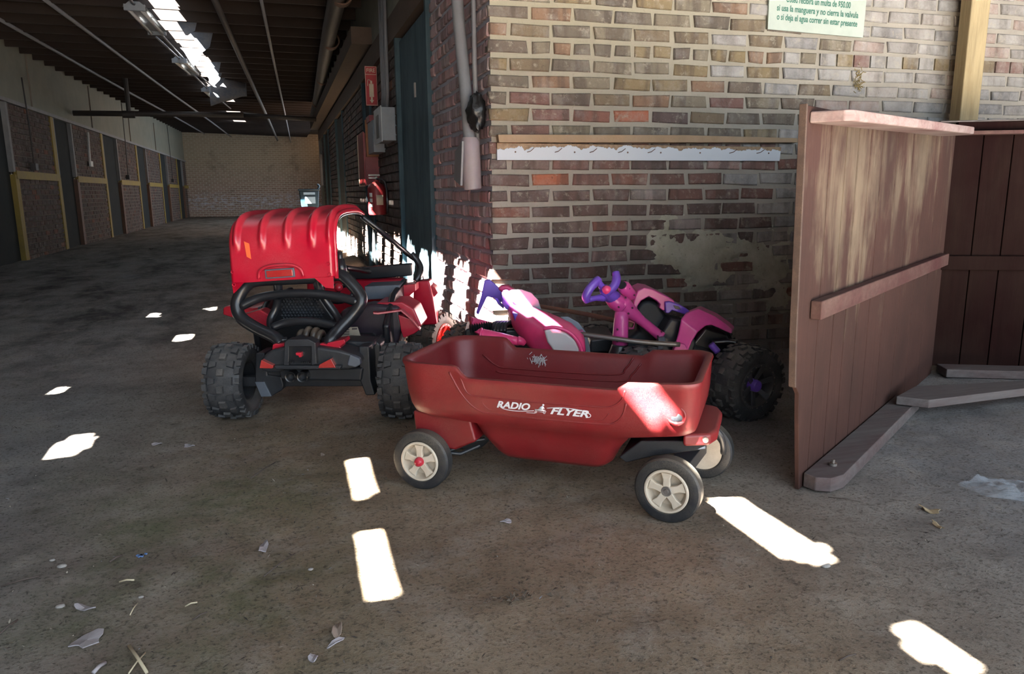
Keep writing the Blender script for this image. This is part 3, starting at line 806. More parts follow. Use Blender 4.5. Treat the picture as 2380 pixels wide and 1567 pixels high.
# second panel
Bq = P1(1.86, 0); PU2 = Vector((.90, -.435, 0)).normalized(); PN2 = Vector((-.435, -.90, 0)).normalized()
def P2(a, z, off=0): return Bq+PU2*a+PN2*off+Vector((0, 0, z))
def pb(px, py, off=0):
    P = onp(px, py, Bq+PN2*off, PN2); return (P-Bq).dot(PU2), P.z
sp2 = thing('stall_panel', 'dark maroon boarded panel forming the corner beyond the lighter one', 'panel', Bq, math.atan2(PU2.y, PU2.x))
ed2 = [pb(2200, 420)[0]+.005, pb(2276, 420)[0], pb(2345, 420)[0]]; ed2 += [ed2[-1]+.14*k for k in range(1, 7)]
zt = pb(2290, 312)[1]; zr0 = pb(2290, 627)[1]; zr1 = pb(2290, 594)[1]
for i in range(len(ed2)-1):
    b = MB(); b.prism([P2(a, z, -.02) for a, z in ((ed2[i]+.002, .04), (ed2[i+1]-.002, .04), (ed2[i+1]-.002, zt), (ed2[i]+.002, zt))], PN2*.02); b.build('board', pan2, sp2, smooth=30, bevel=.0025)
def bar2(name, m, a0, a1, z0, z1, o0, o1, bev=.004):
    b = MB(); b.prism([P2(a0, z0, o0), P2(a0, z1, o0), P2(a1, z1, o0), P2(a1, z0, o0)], PN2*(o1-o0)); return b.build(name, m, sp2, smooth=30, bevel=bev)
bar2('middle_rail', pan2, ed2[0]-.02, ed2[-1], zr0, zr1, .001, .028)
bar2('top_rail', pan_rail, ed2[0]-.30, ed2[-1], zt-.004, zt+.014, -.02, .05)
bar2('back_rail', pan2, ed2[0]+.03, ed2[-1], zt+.02, zt+.058, -.055, -.02)
bar2('back_ledge', sill_m, ed2[0]-.05, ed2[-1], zt+.058, zt+.066, -.11, -.02)
bar2('sill_board', sill_m, .02, ed2[-1], .01, .05, .0, .12)
bm_ = MB(); q = [onz(*p, z=.095) for p in ((2083, 920), (2150, 880), (2140, 900))]
br = [onz(2083, 921, .090), onz(2160, 930, .090), onz(2380, 903, .090), onz(2560, 885, .090), onz(2560, 868, .090), onz(2380, 884, .090), onz(2180, 895, .090), onz(2128, 897, .090)]
bm_.prism(br, (0, 0, -.034)); tag(bm_.build('brace_board', sill_m, smooth=30, bevel=.004), 'flat diagonal brace board lying across the corner of the stall panels', 'board')

# =================================================================== WAGON
K0 = Vector((.369, 2.155, 0)); KU = Vector((.803, -.596, 0)).normalized(); KV = Vector((.596, .803, 0)).normalized()
KM = Matrix(((KU.x, KV.x, 0, K0.x), (KU.y, KV.y, 0, K0.y), (0, 0, 1, 0), (0, 0, 0, 1)))
wg = thing('toy_wagon', 'red plastic pull-along wagon with cream-spoked wheels and white lettering', 'wagon', K0+KU*.37+KV*.19, math.atan2(KU.y, KU.x))
def rr_loop(a0, a1, b0, b1, r, zf, n=18):
    rf = r
    if a1 > .7: a1 -= .038; rf = r*.62
    pts = []
    def seg(p, q, k):
        for i in range(k): pts.append((p[0]+(q[0]-p[0])*i/k, p[1]+(q[1]-p[1])*i/k))
    def arc(cx, cy, t0, k, r=r):
        for i in range(k): t = t0+math.pi/2*i/k; pts.append((cx+r*math.cos(t), cy+r*math.sin(t)))
    seg((a0+r, b0), (a1-rf, b0), 46); arc(a1-rf, b0+rf, -math.pi/2, 10, rf)
    seg((a1, b0+rf), (a1, b1-rf), 12); arc(a1-rf, b1-rf, 0, 10, rf)
    seg((a1-rf, b1), (a0+r, b1), 46); arc(a0+r, b1-r, math.pi/2, 10)
    seg((a0, b1-r), (a0, b0+r), 12); arc(a0+r, b0+r, math.pi, 10)
    return [Vector((x, y, zf(x, y) if callable(zf) else zf)) for x, y in pts]
def sst(x, a, b): t = max(0, min(1, (x-a)/(b-a))); return t*t*(3-2*t)
def rimz(x, y): return .371+.034*(1-sst(x, .125, .165))+.022*sst(x, .60, .64)+.008*sst(x, .64, .80)
def rz_(d): return lambda x, y: rimz(x, y)-d
WS = .965
lo = [
 rr_loop(.235, .555, .06, .32, .04, .108),
 rr_loop(.215, .575, .045, .335, .05, .125),
 rr_loop(.175, .60, .03, .35, .05, .175),
 rr_loop(.155, .635, .015, .365, .05, .218),
 rr_loop(.14, .66, .0, .38, .05, .226),
 rr_loop(-.02, .835, -.005, .385, .085, lambda x, y: .236+.010*sst(x, .5, .8)),
 rr_loop(-.045, .85, -.018, .398, .09, lambda x, y: .247+.010*sst(x, .5, .8)),
 rr_loop(-.055, .855, -.024, .404, .09, .270),
 rr_loop(-.062, .860, -.030, .410, .09, .31),
 rr_loop(-.070, .862, -.033, .413, .09, rz_(.02)),
 rr_loop(-.075, .866, -.038, .418, .092, rz_(.008)),
 rr_loop(-.073, .864, -.036, .416, .090, rz_(.001)),
 rr_loop(-.066, .856, -.028, .408, .086, rz_(-.002)),
 rr_loop(-.056, .846, -.020, .400, .080, rz_(.002)),
 rr_loop(-.048, .838, -.013, .393, .076, rz_(.016)),
 rr_loop(-.038, .828, -.004, .384, .070, .30),
 rr_loop(-.028, .818, .004, .376, .062, .262),
 rr_loop(.02, .77, .020, .36, .05, .256),
 rr_loop(.18, .60, .035, .345, .05, .252),
 rr_loop(.20, .58, .050, .33, .045, .15),
 rr_loop(.22, .56, .065, .315, .04, .135)]
b = MB(KM); b.loft(lo); b.build('wagon_body', red_wagon, wg, smooth=50)
def side(x, z, off=.0):   # near side wall surface (b as function of z)
    
    T = [(.20, -.005), (.236, -.005), (.247, -.018), (.27, -.024), (.31, -.030), (.375, -.034), (.42, -.036)]
    for (z0, b0), (z1, b1) in zip(T, T[1:]):
        if z <= z1: break
    return Vector((x, b0+(b1-b0)*max(0, min(1, (z-z0)/(z1-z0)))-off, z))
def ridge(pts, r=.0032, nm='moulded_ridge'):
    b = MB(KM); b.tube([side(x, z, -.001) for x, z in pts], r, 6, sub=4); b.build(nm, red_wagon, wg, smooth=180)
ridge([(.125, .400), (.140, .385), (.150, .362), (.160, .335), (.172, .323), (.20, .318), (.35, .316), (.55, .318), (.595, .324), (.62, .345), (.628, .372)])
ridge([(.112, .385), (.125, .36), (.145, .325), (.175, .290), (.205, .272), (.24, .268), (.40, .266), (.56, .268), (.60, .276), (.622, .30), (.632, .335)])
ridge([(.21, .302), (.225, .285), (.25, .279), (.40, .277), (.55, .279), (.572, .286), (.585, .302)], .0018)
# ridges on the far inner wall
b = MB(KM); b.tube([(.05, .386, .345), (.10, .3845, .31), (.16, .3845, .303), (.50, .3845, .306), (.55, .386, .33), (.575, .391, .368)], .003, 6, sub=4); b.tube([(.10, .3815, .29), (.16, .381, .284), (.52, .381, .286), (.57, .384, .31), (.60, .39, .35)], .003, 6, sub=4); b.build('moulded_ridge', red_wagon, wg, smooth=180)
# lettering and emblem
def wtM(x, z, off=.0012, tilt=0):
    x -= .016; p = side(x, z, off); up = (side(x, z+.01)-side(x, z-.01)).normalized(); ax = Vector((1, 0, 0)); ou = ax.cross(up)
    if ou.y > 0: ou = -ou
    M = Matrix(((ax.x, up.x, ou.x, p.x), (ax.y, up.y, ou.y, p.y), (ax.z, up.z, ou.z, p.z), (0, 0, 0, 1)))
    return KM @ M @ Matrix.Rotation(tilt, 4, 'Z')
text('lettering', 'RADIO', decal, wg, wtM(.3215, .2905), .102, .0285, shear=.35, bold=.034, label='white slanted lettering on the side')
text('lettering', 'FLYER', decal, wg, wtM(.487, .2855), .112, .0285, shear=.35, bold=.034)
def sw(pts, r=.0011, m=decal, nm='decal_stroke', sub=5):
    b = MB(KM); b.tube([side(x-.016, z, .0008) for x, z in pts], r, 5, sub=sub); return b.build(nm, m, wg, smooth=180)
sw([(.277, .300), (.290, .288), (.315, .284), (.345, .2845), (.385, .2895)]); sw([(.362, .2815), (.388, .2825)], .0008)
sw([(.424, .301), (.46, .306), (.50, .306), (.53, .302), (.548, .294), (.5475, .286), (.536, .283)])
# small rider-in-wagon emblem
b = MB(KM)
def ep(x, z): return side(x-.016, z, .0005)
b.prism([ep(.389, .291), ep(.416, .291), ep(.417, .295), ep(.388, .295)], (0, -.001, 0))
b.prism([ep(.398, .295), ep(.412, .295), ep(.416, .303), ep(.411, .307), ep(.404, .303)], (0, -.001, 0))
b.tube([ep(.408, .303), ep(.417, .299)], .001, 5); b.disc(ep(.4135, .3095), (0, 1, 0), .0032, .001, 12)
for x in (.3905, .4155): b.lathe([(0, .0020), (0, .0034), (-.001, .0034), (-.001, .0020)], ep(x, .2865), (0, 1, 0), 14)
b.tube([ep(.394, .2875), ep(.412, .2875)], .0006, 4); b.tube([ep(.417, .295), ep(.421, .289)], .0008, 4)
b.build('emblem', decal, wg, smooth=180)
# moulded pull recess near the front end
b = MB(KM); b.lathe([(0, .012), (-.003, .022), (-.004, .026), (0, .028), (.003, .02)], (.765, -.026, .312), (0, 1, 0), 28)
b.build('recess_ring', red_wagon, wg, smooth=180)
b = MB(KM); b.lathe([(-.003, .0001), (-.003, .014), (.0, .016)], (.767, -.027, .305), (0, 1, 0), 20, False); b.build('recess_cup', black_pl, wg, smooth=180)
b = MB(KM); b.tube([(.748, -.031, .296), (.767, -.038, .292), (.786, -.031, .297)], [.003, .007, .003], 8, sub=4); b.build('recess_lip', red_wagon, wg, smooth=180)
# grip slots at the ends (holes moulded in the rim), cobweb on the far wall
b = MB(KM); b.box((.815, .20, .385), (.02, .11, .016)); b.build('grip_slot', red_wagon, wg, bevel=.006)
# underside
b = MB(KM)
b.prism([(.60, .05, .150), (.66, .05, .205), (.84, .05, .225), (.84, .05, .200), (.70, .05, .165), (.62, .05, .135)], (0, .28, 0)); b.build('front_chassis', black_pl, wg, bevel=.004)
b = MB(KM); b.box((.01, .19, .118), (.07, .26, .035)); b.tube([(0, -.0, .093), (0, .38, .093)], .006, 8); b.tube([(.05, .05, .1), (.12, .10, .13), (.16, .12, .135)], .007, 8); b.tube([(.04, .03, .11), (.10, .06, .10), (.15, .1, .12)], .006, 8); b.build('rear_axle', black_pl, wg, bevel=.004)
b = MB(KM); b.prism([(-.03, .02, .13), (-.04, .02, .24), (.15, .02, .235), (.17, .02, .16), (.10, .02, .125)], (0, .34, 0)); b.build('rear_well', red_wagon, wg, bevel=.008)
FA = Vector((.79-.755, .38, 0)).normalized()
yaw = math.radians(-8)
FM = KM @ Matrix.Translation((.775, .19, 0)) @ Matrix.Rotation(yaw, 4, 'Z')
b = MB(FM); b.tube([(0, -.19, .093), (0, .19, .093)], .006, 8); b.box((0, 0, .115), (.06, .26, .04)); b.build('front_axle', black_pl, wg, bevel=.004)
b = MB(FM); b.tube([(.005, -.15, .10), (.012, -.155, .155), (.02, -.15, .165)], .0045, 8); b.tube([(-.012, -.15, .10), (-.006, -.155, .15)], .0035, 8); b.build('steering_link', chrome, wg, smooth=180)
b = MB(KM); b.prism([(.78, .02, .246), (.850, .05, .246), (.866, .10, .246), (.866, .28, .246), (.85, .33, .246), (.78, .36, .246)], (0, 0, -.036)); b.build('tow_bracket', red_wagon, wg, bevel=.01, segs=3)
MB(KM).disc((.838, .042, .230), (0.4, -1, 0), .008, .008, 12).build('bolt', steel, wg)
b = MB(KM); b.tube([(.855, .16, .225), (.872, .17, .20), (.878, .20, .16), (.876, .24, .13)], .009, 8, sub=3); b.build('pull_handle', black_pl, wg, smooth=180)
def wagon_wheel(M, cap):
    """axis along local -Y is the outer face; centre z .093"""
    R = .093; wp = bpy.data.objects.new('wheel', None); COL.objects.link(wp); wp.parent = wg
    wp.matrix_parent_inverse = wg.matrix_world.inverted(); wp.matrix_world = M @ Matrix.Translation((0, 0, R)); bpy.context.view_layer.update()
    C = (0, 0, R)
    pr = [(-.020, .062), (-.024, .066), (-.025, .078), (-.022, .088), (-.016, .0925), (.016, .0925), (.022, .088), (.025, .078), (.024, .066), (.02, .062)]
    MB(M).lathe(pr, C, (0, 1, 0), 56).build('tire', wtire, wp, smooth=35)
    pr = [(-.020, .062), (-.025, .0625), (-.027, .060), (-.027, .056), (-.022, .053), (-.008, .051), (.0, .046), (.002, .0001), (.012, .0001), (.02, .055), (.02, .062)]
    MB(M).lathe(pr, C, (0, 1, 0), 56, False).build('hub', cream, wp, smooth=35)
    for k in range(5):
        an = 2*math.pi*k/5+.35; d = Vector((math.cos(an), 0, math.sin(an))); t = Vector((-d.z, 0, d.x)); b = MB(M); c0 = Vector(C)
        q = [c0+d*.006+t*.011, c0+d*.006-t*.011, c0+d*.034-t*.010, c0+d*.052-t*.016, c0+d*.052+t*.016, c0+d*.034+t*.010]
        b.prism([p+Vector((0, -.023, 0)) for p in q], (0, .012, 0)); b.build('spoke', cream, wp, smooth=30, bevel=.003)
    if cap:
        MB(M).lathe([(-.040, .0001), (-.039, .008), (-.036, .0125), (-.028, .0145), (-.02, .015)], C, (0, 1, 0), 24, False).build('hub_cap', red_roof, wp, smooth=50)
    else:
        MB(M).lathe([(-.028, .0001), (-.028, .006), (-.024, .007), (-.025, .013), (-.022, .0155), (-.018, .016)], C, (0, 1, 0), 24, False).build('axle_end', steel, wp, smooth=30)
wagon_wheel(KM @ Matrix.Translation((0, .0, 0)), True)
wagon_wheel(KM @ Matrix.Translation((0, .37, 0)) @ Matrix.Rotation(math.pi, 4, 'Z'), True)
wagon_wheel(FM @ Matrix.Translation((0, -.19, 0)), False)
wagon_wheel(FM @ Matrix.Translation((0.01, .175, 0)) @ Matrix.Rotation(math.pi, 4, 'Z'), False)
b = MB(KM); rg3 = random.Random(2)
for i in range(70):
    x = .255+rg3.gauss(0, .012); z = .345+rg3.gauss(0, .007); b.tube([(x, .389, z), (x+rg3.uniform(-.012, .012), .384, z-rg3.uniform(0, .02))], .0012, 4)
tag(b.build('cobweb', mat('grey_cobweb', (.42, .38, .38), .9), smooth=0), 'small grey cobweb clump on the inner wall of the red wagon', 'cobweb')

# =================================================================== KNOBBY WHEELS
def knobby(par, c, ax, R=.157, Wd=.15, rim=black_pl, tyre=tire_m, hub=None, lugs=14, rimside=1, detail=True):
    """balloon tyre with tread blocks; ax = axis unit vector pointing to the outer face"""
    ax = Vector(ax).normalized(); c = Vector(c)
    wp = bpy.data.objects.new('wheel', None); COL.objects.link(wp); wp.parent = par
    wp.matrix_parent_inverse = par.matrix_world.inverted(); wp.matrix_world = Matrix.Translation(c); bpy.context.view_layer.update()
    h = Wd/2; r = R-.010
    pr = [(-h*.70, R*.52), (-h*.92, R*.60), (-h, R*.74), (-h*.93, R*.86), (-h*.72, r*.965), (-h*.4, r*.995), (0, r), (h*.4, r*.995), (h*.72, r*.965), (h*.93, R*.86), (h, R*.74), (h*.92, R*.60), (h*.70, R*.52)]
    MB().lathe(pr, c, ax, 56).build('tire', tyre, wp, smooth=50)
    u = ax.cross(Vector((0, 0, 1))).normalized(); w_ = ax.cross(u)
    b = MB(); b2 = MB()
    def blk(B, an, a0, a1, s0, s1, hh, rad):
        vs = []
        for (rd, k) in ((rad-.006, 1.0), (rad+hh, .82)):
            for (aa, ss) in ((a0, s0), (a0, -s0), (a1, -s1), (a1, s1)):
                am = (a0+a1)/2; aa2 = am+(aa-am)*k; t = an+ss*k/rad; d = u*math.cos(t)+w_*math.sin(t); vs.append(c+ax*aa2+d*rd)
        B.add(vs, [(3, 2, 1, 0), (4, 5, 6, 7), (0, 1, 5, 4), (1, 2, 6, 5), (2, 3, 7, 6), (3, 0, 4, 7)])
    for k in range(lugs):
        an = 2*math.pi*k/lugs
        blk(b2, an, -h*.20, h*.20, .015, .015, .010, r)
        for sd in (-1, 1):
            blk(b, an+math.pi/lugs, sd*h*.26, sd*h*.66, .010, .017, .009, r-.002)
            blk(b, an+.05, sd*h*.70, sd*h*1.0, .017, .012, .012, R*.875)
            blk(b, an-math.pi/lugs*.9, sd*h*.74, sd*h*1.02, .009, .007, .010, R*.86)
    b.build('tread', tyre, wp, smooth=0, kind='stuff'); b2.build('centre_lugs', lug_m, wp, smooth=0, kind='stuff')
    o_ = rimside*h
    pr = [(o_*.80, R*.60), (o_*.98, R*.585), (o_*.98, R*.52), (o_*.88, R*.50), (o_*.45, R*.44), (o_*.40, .0001)]
    MB().lathe(pr, c, ax, 40, False).build('rim', rim, wp, smooth=35)
    pr = [(-o_*.80, R*.58), (-o_*.7, R*.50), (-o_*.1, R*.44), (-o_*.1, .0001)]
    MB().lathe(pr, c, ax, 32, False).build('inner_rim', black_pl, wp, smooth=35)
    if detail:
        sp = MB()
        for k in range(6):
            an = 2*math.pi*k/6+.3; d = u*math.cos(an)+w_*math.sin(an); t = ax.cross(d)
            sp.prism([c+ax*(o_*.55)+d*.02+t*.008, c+ax*(o_*.55)+d*.02-t*.008, c+ax*(o_*.86)+d*R*.5-t*.013, c+ax*(o_*.86)+d*R*.5+t*.013], ax*(o_*.12))
        sp.build('rim_spokes', greypl if rim is black_pl else rim, wp, smooth=30, bevel=.002)
        bl = MB()
        for k in range(20):
            an = 2*math.pi*k/20; d = u*math.cos(an)+w_*math.sin(an); bl.disc(c+ax*(o_*.985)+d*R*.552, ax, .0026, .004, 6)
        bl.build('rim_rivets', steel, wp, smooth=0, kind='stuff')
    if hub: MB().lathe([(o_*.4, .026), (o_*.86, .024), (o_*.92, .020), (o_*.90, .012), (o_*.86, .0001)], c, ax, 20, False).build('hub_cap', hub, wp, smooth=40)
    return wp

# =================================================================== RED BUGGY
G0 = Vector((-.237, 3.131, 0)); GU = Vector((.947, -.322, 0)).normalized(); GN = Vector((.322, .947, 0)).normalized()
GM = Matrix(((GU.x, GN.x, 0, G0.x), (GU.y, GN.y, 0, G0.y), (0, 0, 1, 0), (0, 0, 0, 1)))
bg = thing('toy_buggy', 'red and black ride-on toy dune buggy with ribbed red roof, seen from behind', 'toy buggy', GM @ Vector((.345, .4, 0)), math.atan2(GU.y, GU.x))
def gp(px, py, n):      # buggy plane at depth n -> world point
    return onp(px, py, G0+GN*n, GN)
def gprism(name, m, pts, n, t, bev=.006, segs=2, par=None, label=None):
    b = MB(); b.prism([gp(x, y, n) for x, y in pts], GN*t); return b.build(name, m, par or bg, smooth=35, bevel=bev, segs=segs, label=label)
def gtube(name, m, pts, r, n=12, sub=5, par=None):
    b = MB(); b.tube([gp(x, y, d) for x, y, d in pts], r, n, sub=sub); return b.build(name, m, par or bg, smooth=180)
L = lambda s, n, z: GM @ Vector((s, n, z))
knobby(bg, L(.015, 0, .157), -GU, detail=True)
knobby(bg, L(.70, 0, .157), GU)
knobby(bg, L(.03, .80, .157), (-GU+GN*.25))
knobby(bg, L(.715, .80, .157), (GU-GN*.38), rim=redrim, tyre=tire_old, detail=True)
# chassis and body
b = MB(GM); b.box((.345, .48, .21), (.36, .96, .11)); b.box((.345, .04, .20), (.40, .16, .06)); b.build('chassis', black_pl, bg, bevel=.012)
b = MB(GM); b.box((.345, .0, .155), (.60, .04, .04)); b.build('rear_axle', black_pl, bg, bevel=.004)
b = MB(GM)
b.prism([(.60, .12, .36), (.60, .30, .47), (.60, .62, .50), (.60, .66, .24), (.60, .15, .18)], (.03, 0, 0)); b.build('side_panel', black_gl, bg, bevel=.012); b = MB(GM); b.prism([(.05, .12, .36), (.05, .30, .45), (.05, .62, .46), (.05, .66, .24), (.05, .15, .18)], (.03, 0, 0)); b.build('side_panel', black_gl, bg, bevel=.012)
gprism('side_tub', mat('dark_purple_black_plastic', (.020, .012, .020), .35, (.12, .10, .12), .3), [(792, 722), (860, 706), (928, 712), (938, 760), (925, 800), (893, 838), (884, 850), (862, 812), (800, 792), (770, 785)], .22, .10, .02, 3)
gprism('rear_side_box', black_pl, [(856, 798), (872, 792), (884, 800), (888, 860), (884, 890), (868, 885), (858, 850)], .02, .16, .008)
gprism('battery_bay', black_pl, [(770, 800), (800, 792), (868, 795), (872, 806), (850, 812), (780, 815)], -.02, .12, .008)
# rear bumper
gprism('bumper', black_pl, [(602, 862), (603, 838), (618, 822), (632, 814), (660, 808), (690, 806), (735, 806), (790, 814), (816, 822), (832, 833), (838, 848), (822, 858), (785, 862), (775, 858), (664, 858), (650, 866), (625, 868)], -.165, .13, .012, 3)
gprism('bumper_ledge', black_pl, [(635, 850), (795, 850), (790, 860), (640, 860)], -.185, .05, .006)
gprism('bumper_vents', greypl, [(812, 824), (836, 834), (838, 848), (826, 855), (806, 850)], -.175, .03, .006)
gprism('bumper_skirt', black_pl, [(646, 858), (652, 884), (840, 887), (845, 855)], -.10, .22, .01)
gprism('socket_frame', black_pl, [(659, 850), (661, 796), (668, 790), (716, 789), (733, 797), (736, 846), (724, 850), (723, 806), (672, 806), (671, 850)], -.19, .06, .003)
gprism('socket_back', black_gl, [(672, 806), (723, 806), (724, 842), (671, 842)], -.170, .01, 0)
gprism('red_catch', red_roof, [(687, 820), (699, 820), (701, 830), (695, 831), (694, 827), (688, 826)], -.192, .03, .001, label='small bright red catch in the bumper socket')
for x in range(664, 684, 5): gprism('vent_slot', black_gl, [(x, 841), (x+3.4, 841), (x+3, 844.5), (x-.4, 844.5)], -.190, .01, 0)
for x in range(696, 720, 5): gprism('vent_slot', black_gl, [(x, 841), (x+3.4, 841), (x+3, 844.5), (x-.4, 844.5)], -.190, .01, 0)
gprism('tail_light', lens_red, [(603, 856), (607, 837), (634, 850), (635, 855), (632, 857)], -.19, .03, .0015); gprism('tail_light', lens_red, [(740, 856), (742, 848), (769, 834), (773, 842), (780, 855)], -.19, .03, .0015)
for cx in (681, 708):
    b = MB(); c = gp(cx, 872, -.11); b.lathe([(-.03, .017), (-.032, .021), (.03, .021), (.03, .001), (.0, .001), (0, .017)], c, GN, 24); b.build('exhaust_tip', black_gl, bg, smooth=40)
gprism('mud_guard', black_pl, [(594, 822), (615, 820), (622, 872), (654, 876), (659, 896), (655, 908), (629, 923), (607, 923), (592, 888)], -.05, .12, .006); gprism('mud_guard', black_pl, [(833, 806), (858, 805), (862, 884), (872, 919), (850, 920), (836, 885)], -.09, .10, .006)
gprism('mud_guard_tip', greypl, [(592, 888), (614, 888), (631, 922), (607, 923)], -.055, .02, .002)
gprism('red_mount', red_roof, [(632, 813), (634, 801), (641, 799), (647, 800), (660, 798), (661, 810)], -.13, .08, .003); gprism('red_mount', red_roof, [(738, 811), (741, 800), (750, 798), (758, 801), (762, 797), (800, 789), (803, 797), (790, 806), (795, 814), (760, 812)], -.13, .08, .003)
# engine and seat
b = MB()
for i, (x, y) in enumerate(((700, 775), (716, 769), (733, 771), (745, 777))):
    pts = [gp(x-6, y+14, -.06), gp(x-3, y+2, -.05), gp(x+3, y-4, -.03), gp(x+8, y+6, .0)]; b.tube(pts, .013, 10, sub=4)
b.build('engine_pipes', mat('brown_black_plastic', (.035, .024, .018), .4, DUST, .35), bg, smooth=180)
b = MB(); a_ = gp(690, 796, -.12); c_ = gp(722, 780, .02); b.tube([a_+(c_-a_)*t for t in (0, .18, .2, .34, .36, .5, .52, .68, .7, 1)], [.022, .022, .019, .022, .019, .023, .02, .023, .02, .023], 16); b.build('engine_cylinder', black_pl, bg, smooth=30)
gprism('seat_back', black_gl, [(648, 690), (742, 686), (778, 740), (766, 790), (652, 795), (630, 752)], .10, .05, .012, 3)
b = MB()
for i in range(13):
    for j in range(8):
        x = 655+i*7.6+(3.8 if j % 2 else 0); y = 695+j*6.6
        if x > 740+(y-695)*.35: continue
        c = gp(x, y, .098); b.add([c+GU*.009, c+Vector((0, 0, .009)), c-GU*.009, c-Vector((0, 0, .009)), c-GN*.006], [(0, 1, 4), (1, 2, 4), (2, 3, 4), (3, 0, 4)])
b.build('quilted_studs', black_pl, bg, smooth=0, kind='stuff')
# roll cage
TR = .0245
gtube('cage_tube', black_gl, [(775, 643, .02), (690, 647, .0), (600, 652, .0), (573, 664, .0), (556, 688, -.01), (550, 712, -.02), (562, 740, -.03), (600, 765, -.05), (640, 785, -.08), (652, 800, -.09)], TR)
gtube('cage_tube', black_gl, [(760, 641, .02), (792, 640, .01), (812, 655, .0), (836, 684, -.01), (838, 706, -.02), (818, 735, -.03), (786, 768, -.06), (768, 790, -.09), (764, 799, -.09)], TR)
gtube('cage_tube', black_gl, [(558, 713, -.02), (600, 694, -.005), (640, 686, .0), (700, 682, .0), (760, 686, .0), (800, 693, -.005), (832, 703, -.02)], TR*.75)
gtube('cage_tube', black_gl, [(632, 762, -.03), (665, 751, -.02), (705, 747, -.02), (745, 750, -.02), (785, 760, -.03)], TR*.72)
gtube('cage_tube', black_gl, [(643, 645, .0), (647, 680, .02), (642, 715, .03), (628, 745, .01), (633, 775, -.03)], [TR*.72, TR*.72, TR*.66, TR*.6, TR*.6])
gtube('cage_tube', black_gl, [(735, 640, .0), (742, 672, .02), (762, 705, .03), (785, 738, .02), (790, 760, -.02)], [TR*.72, TR*.72, TR*.66, TR*.6, TR*.6])
gtube('cage_post', black_gl, [(789, 585, .03), (791, 610, .03), (797, 640, .02)], [.011, .013, .014], sub=2); gtube('cage_post_collar', black_gl, [(790, 603, .03), (797, 638, .02)], [.017, .020], sub=0)
b = MB(); b.tube([gp(638, 793, -.09), gp(668, 790, -.09)], .012, 10); b.build('cage_foot', black_gl, bg, smooth=180); b = MB(); b.tube([gp(750, 791, -.09), gp(782, 788, -.09)], .012, 10); b.build('cage_foot', black_gl, bg, smooth=180)
# ribbed roof: profile runs up the back and forward over the top
prof = [(.0, .0), (.0, .06), (.002, .115), (.008, .165), (.03, .212), (.07, .240), (.13, .253), (.22, .258), (.32, .258), (.44, .252), (.52, .235)]
def roof_pt(s, t, off=0.0):
    # t in 0..1 along the profile
    f = t*(len(prof)-1); i = min(int(f), len(prof)-2); k = f-i
    def cr(a):
        p0 = prof[max(i-1, 0)][a]; p1 = prof[i][a]; p2 = prof[i+1][a]; p3 = prof[min(i+2, len(prof)-1)][a]
        return .5*(2*p1+(p2-p0)*k+(2*p0-5*p1+4*p2-p3)*k*k+(-p0+3*p1-3*p2+p3)*k**3)
    y, z = cr(0), cr(1); nrm = Vector((0, -1, 0)).lerp(Vector((0, 0, 1)), sst(y, .0, .10)).normalized()
    rib = 0
    for c in (.035, .135, .232, .330, .402):
        q = abs(s-c)/.020
        if q < 1: rib = max(rib, .5+.5*math.cos(math.pi*q))
    amp = .017*sst(t, .18, .34)*(1-.0*t)
    edge = .010*(sst(s, .028, .0)+sst(s, .40, .43)) if False else 0
    P = Vector((.045+s, -.045+y, .575+z))+nrm*(rib*amp+off)
    # side flanges roll down
    for e, sg in ((0.0, -1), (.415, 1)):
        d = .018-abs(s-e)
        if d > 0: P += -nrm*(d*d/.018)*1.0
    P.z += .060*(s-.2)-.006
    return P
b = MB(GM); NU, NV = 150, 70
b.grid(lambda u, v: roof_pt(u*.415, v), NU, NV); b.build('roof', red_roof, bg, smooth=180, solid=.006, weld=False)
for s0, s1 in ((.0, .055), (.345, .415)):    # lower corner tabs
    b = MB(GM); pts = [roof_pt(s0, 0), roof_pt(s1, 0)]
    if s0 == 0: pts += [roof_pt(.05, 0)+Vector((-.012, 0, -.018)), roof_pt(.0, 0)+Vector((.004, 0, -.042))]
    else: pts = [roof_pt(.335, 0), roof_pt(.395, 0), roof_pt(.395, 0)+Vector((.014, 0, 0)), roof_pt(.395, 0)+Vector((.012, 0, -.045)), roof_pt(.375, 0)+Vector((0, 0, -.040))]
    b.prism(pts, (0, .006, 0)); b.build('roof_tab', red_roof, bg, smooth=0)
for s, zz in ((.015, .045), (.017, -.005), (.392, .052), (.395, .010)):
    p = roof_pt(s, 0)+Vector((0, -.002, zz)); MB(GM).lathe([(0, .0045), (-.002, .0065), (0, .0075)], p, (0, 1, 0), 14).build('rivet', red_roof, bg, smooth=40)
b = MB(GM); c0 = roof_pt(.205, 0)+Vector((0, -.003, .022))
arcp = [c0+Vector((-.088, 0, -.016)), c0+Vector((-.082, -.002, .014)), c0+Vector((-.05, -.004, .032)), c0+Vector((0, -.005, .038)), c0+Vector((.05, -.004, .036)), c0+Vector((.08, -.002, .02)), c0+Vector((.088, 0, -.008))]
b.tube(arcp, .006, 8, sub=4); b.build('lamp_surround', red_roof, bg, smooth=180)
TL = Matrix.Rotation(-.06, 3, 'Y')
b = MB(GM); b.box(c0+Vector((-.002, -.003, .006)), (.116, .008, .036), TL); b.build('lamp_frame', greypl, bg, bevel=.002); b = MB(GM); b.box(c0+Vector((-.002, -.007, .006)), (.104, .008, .027), TL); b.build('roof_lamp', lens_red, bg, bevel=.003)
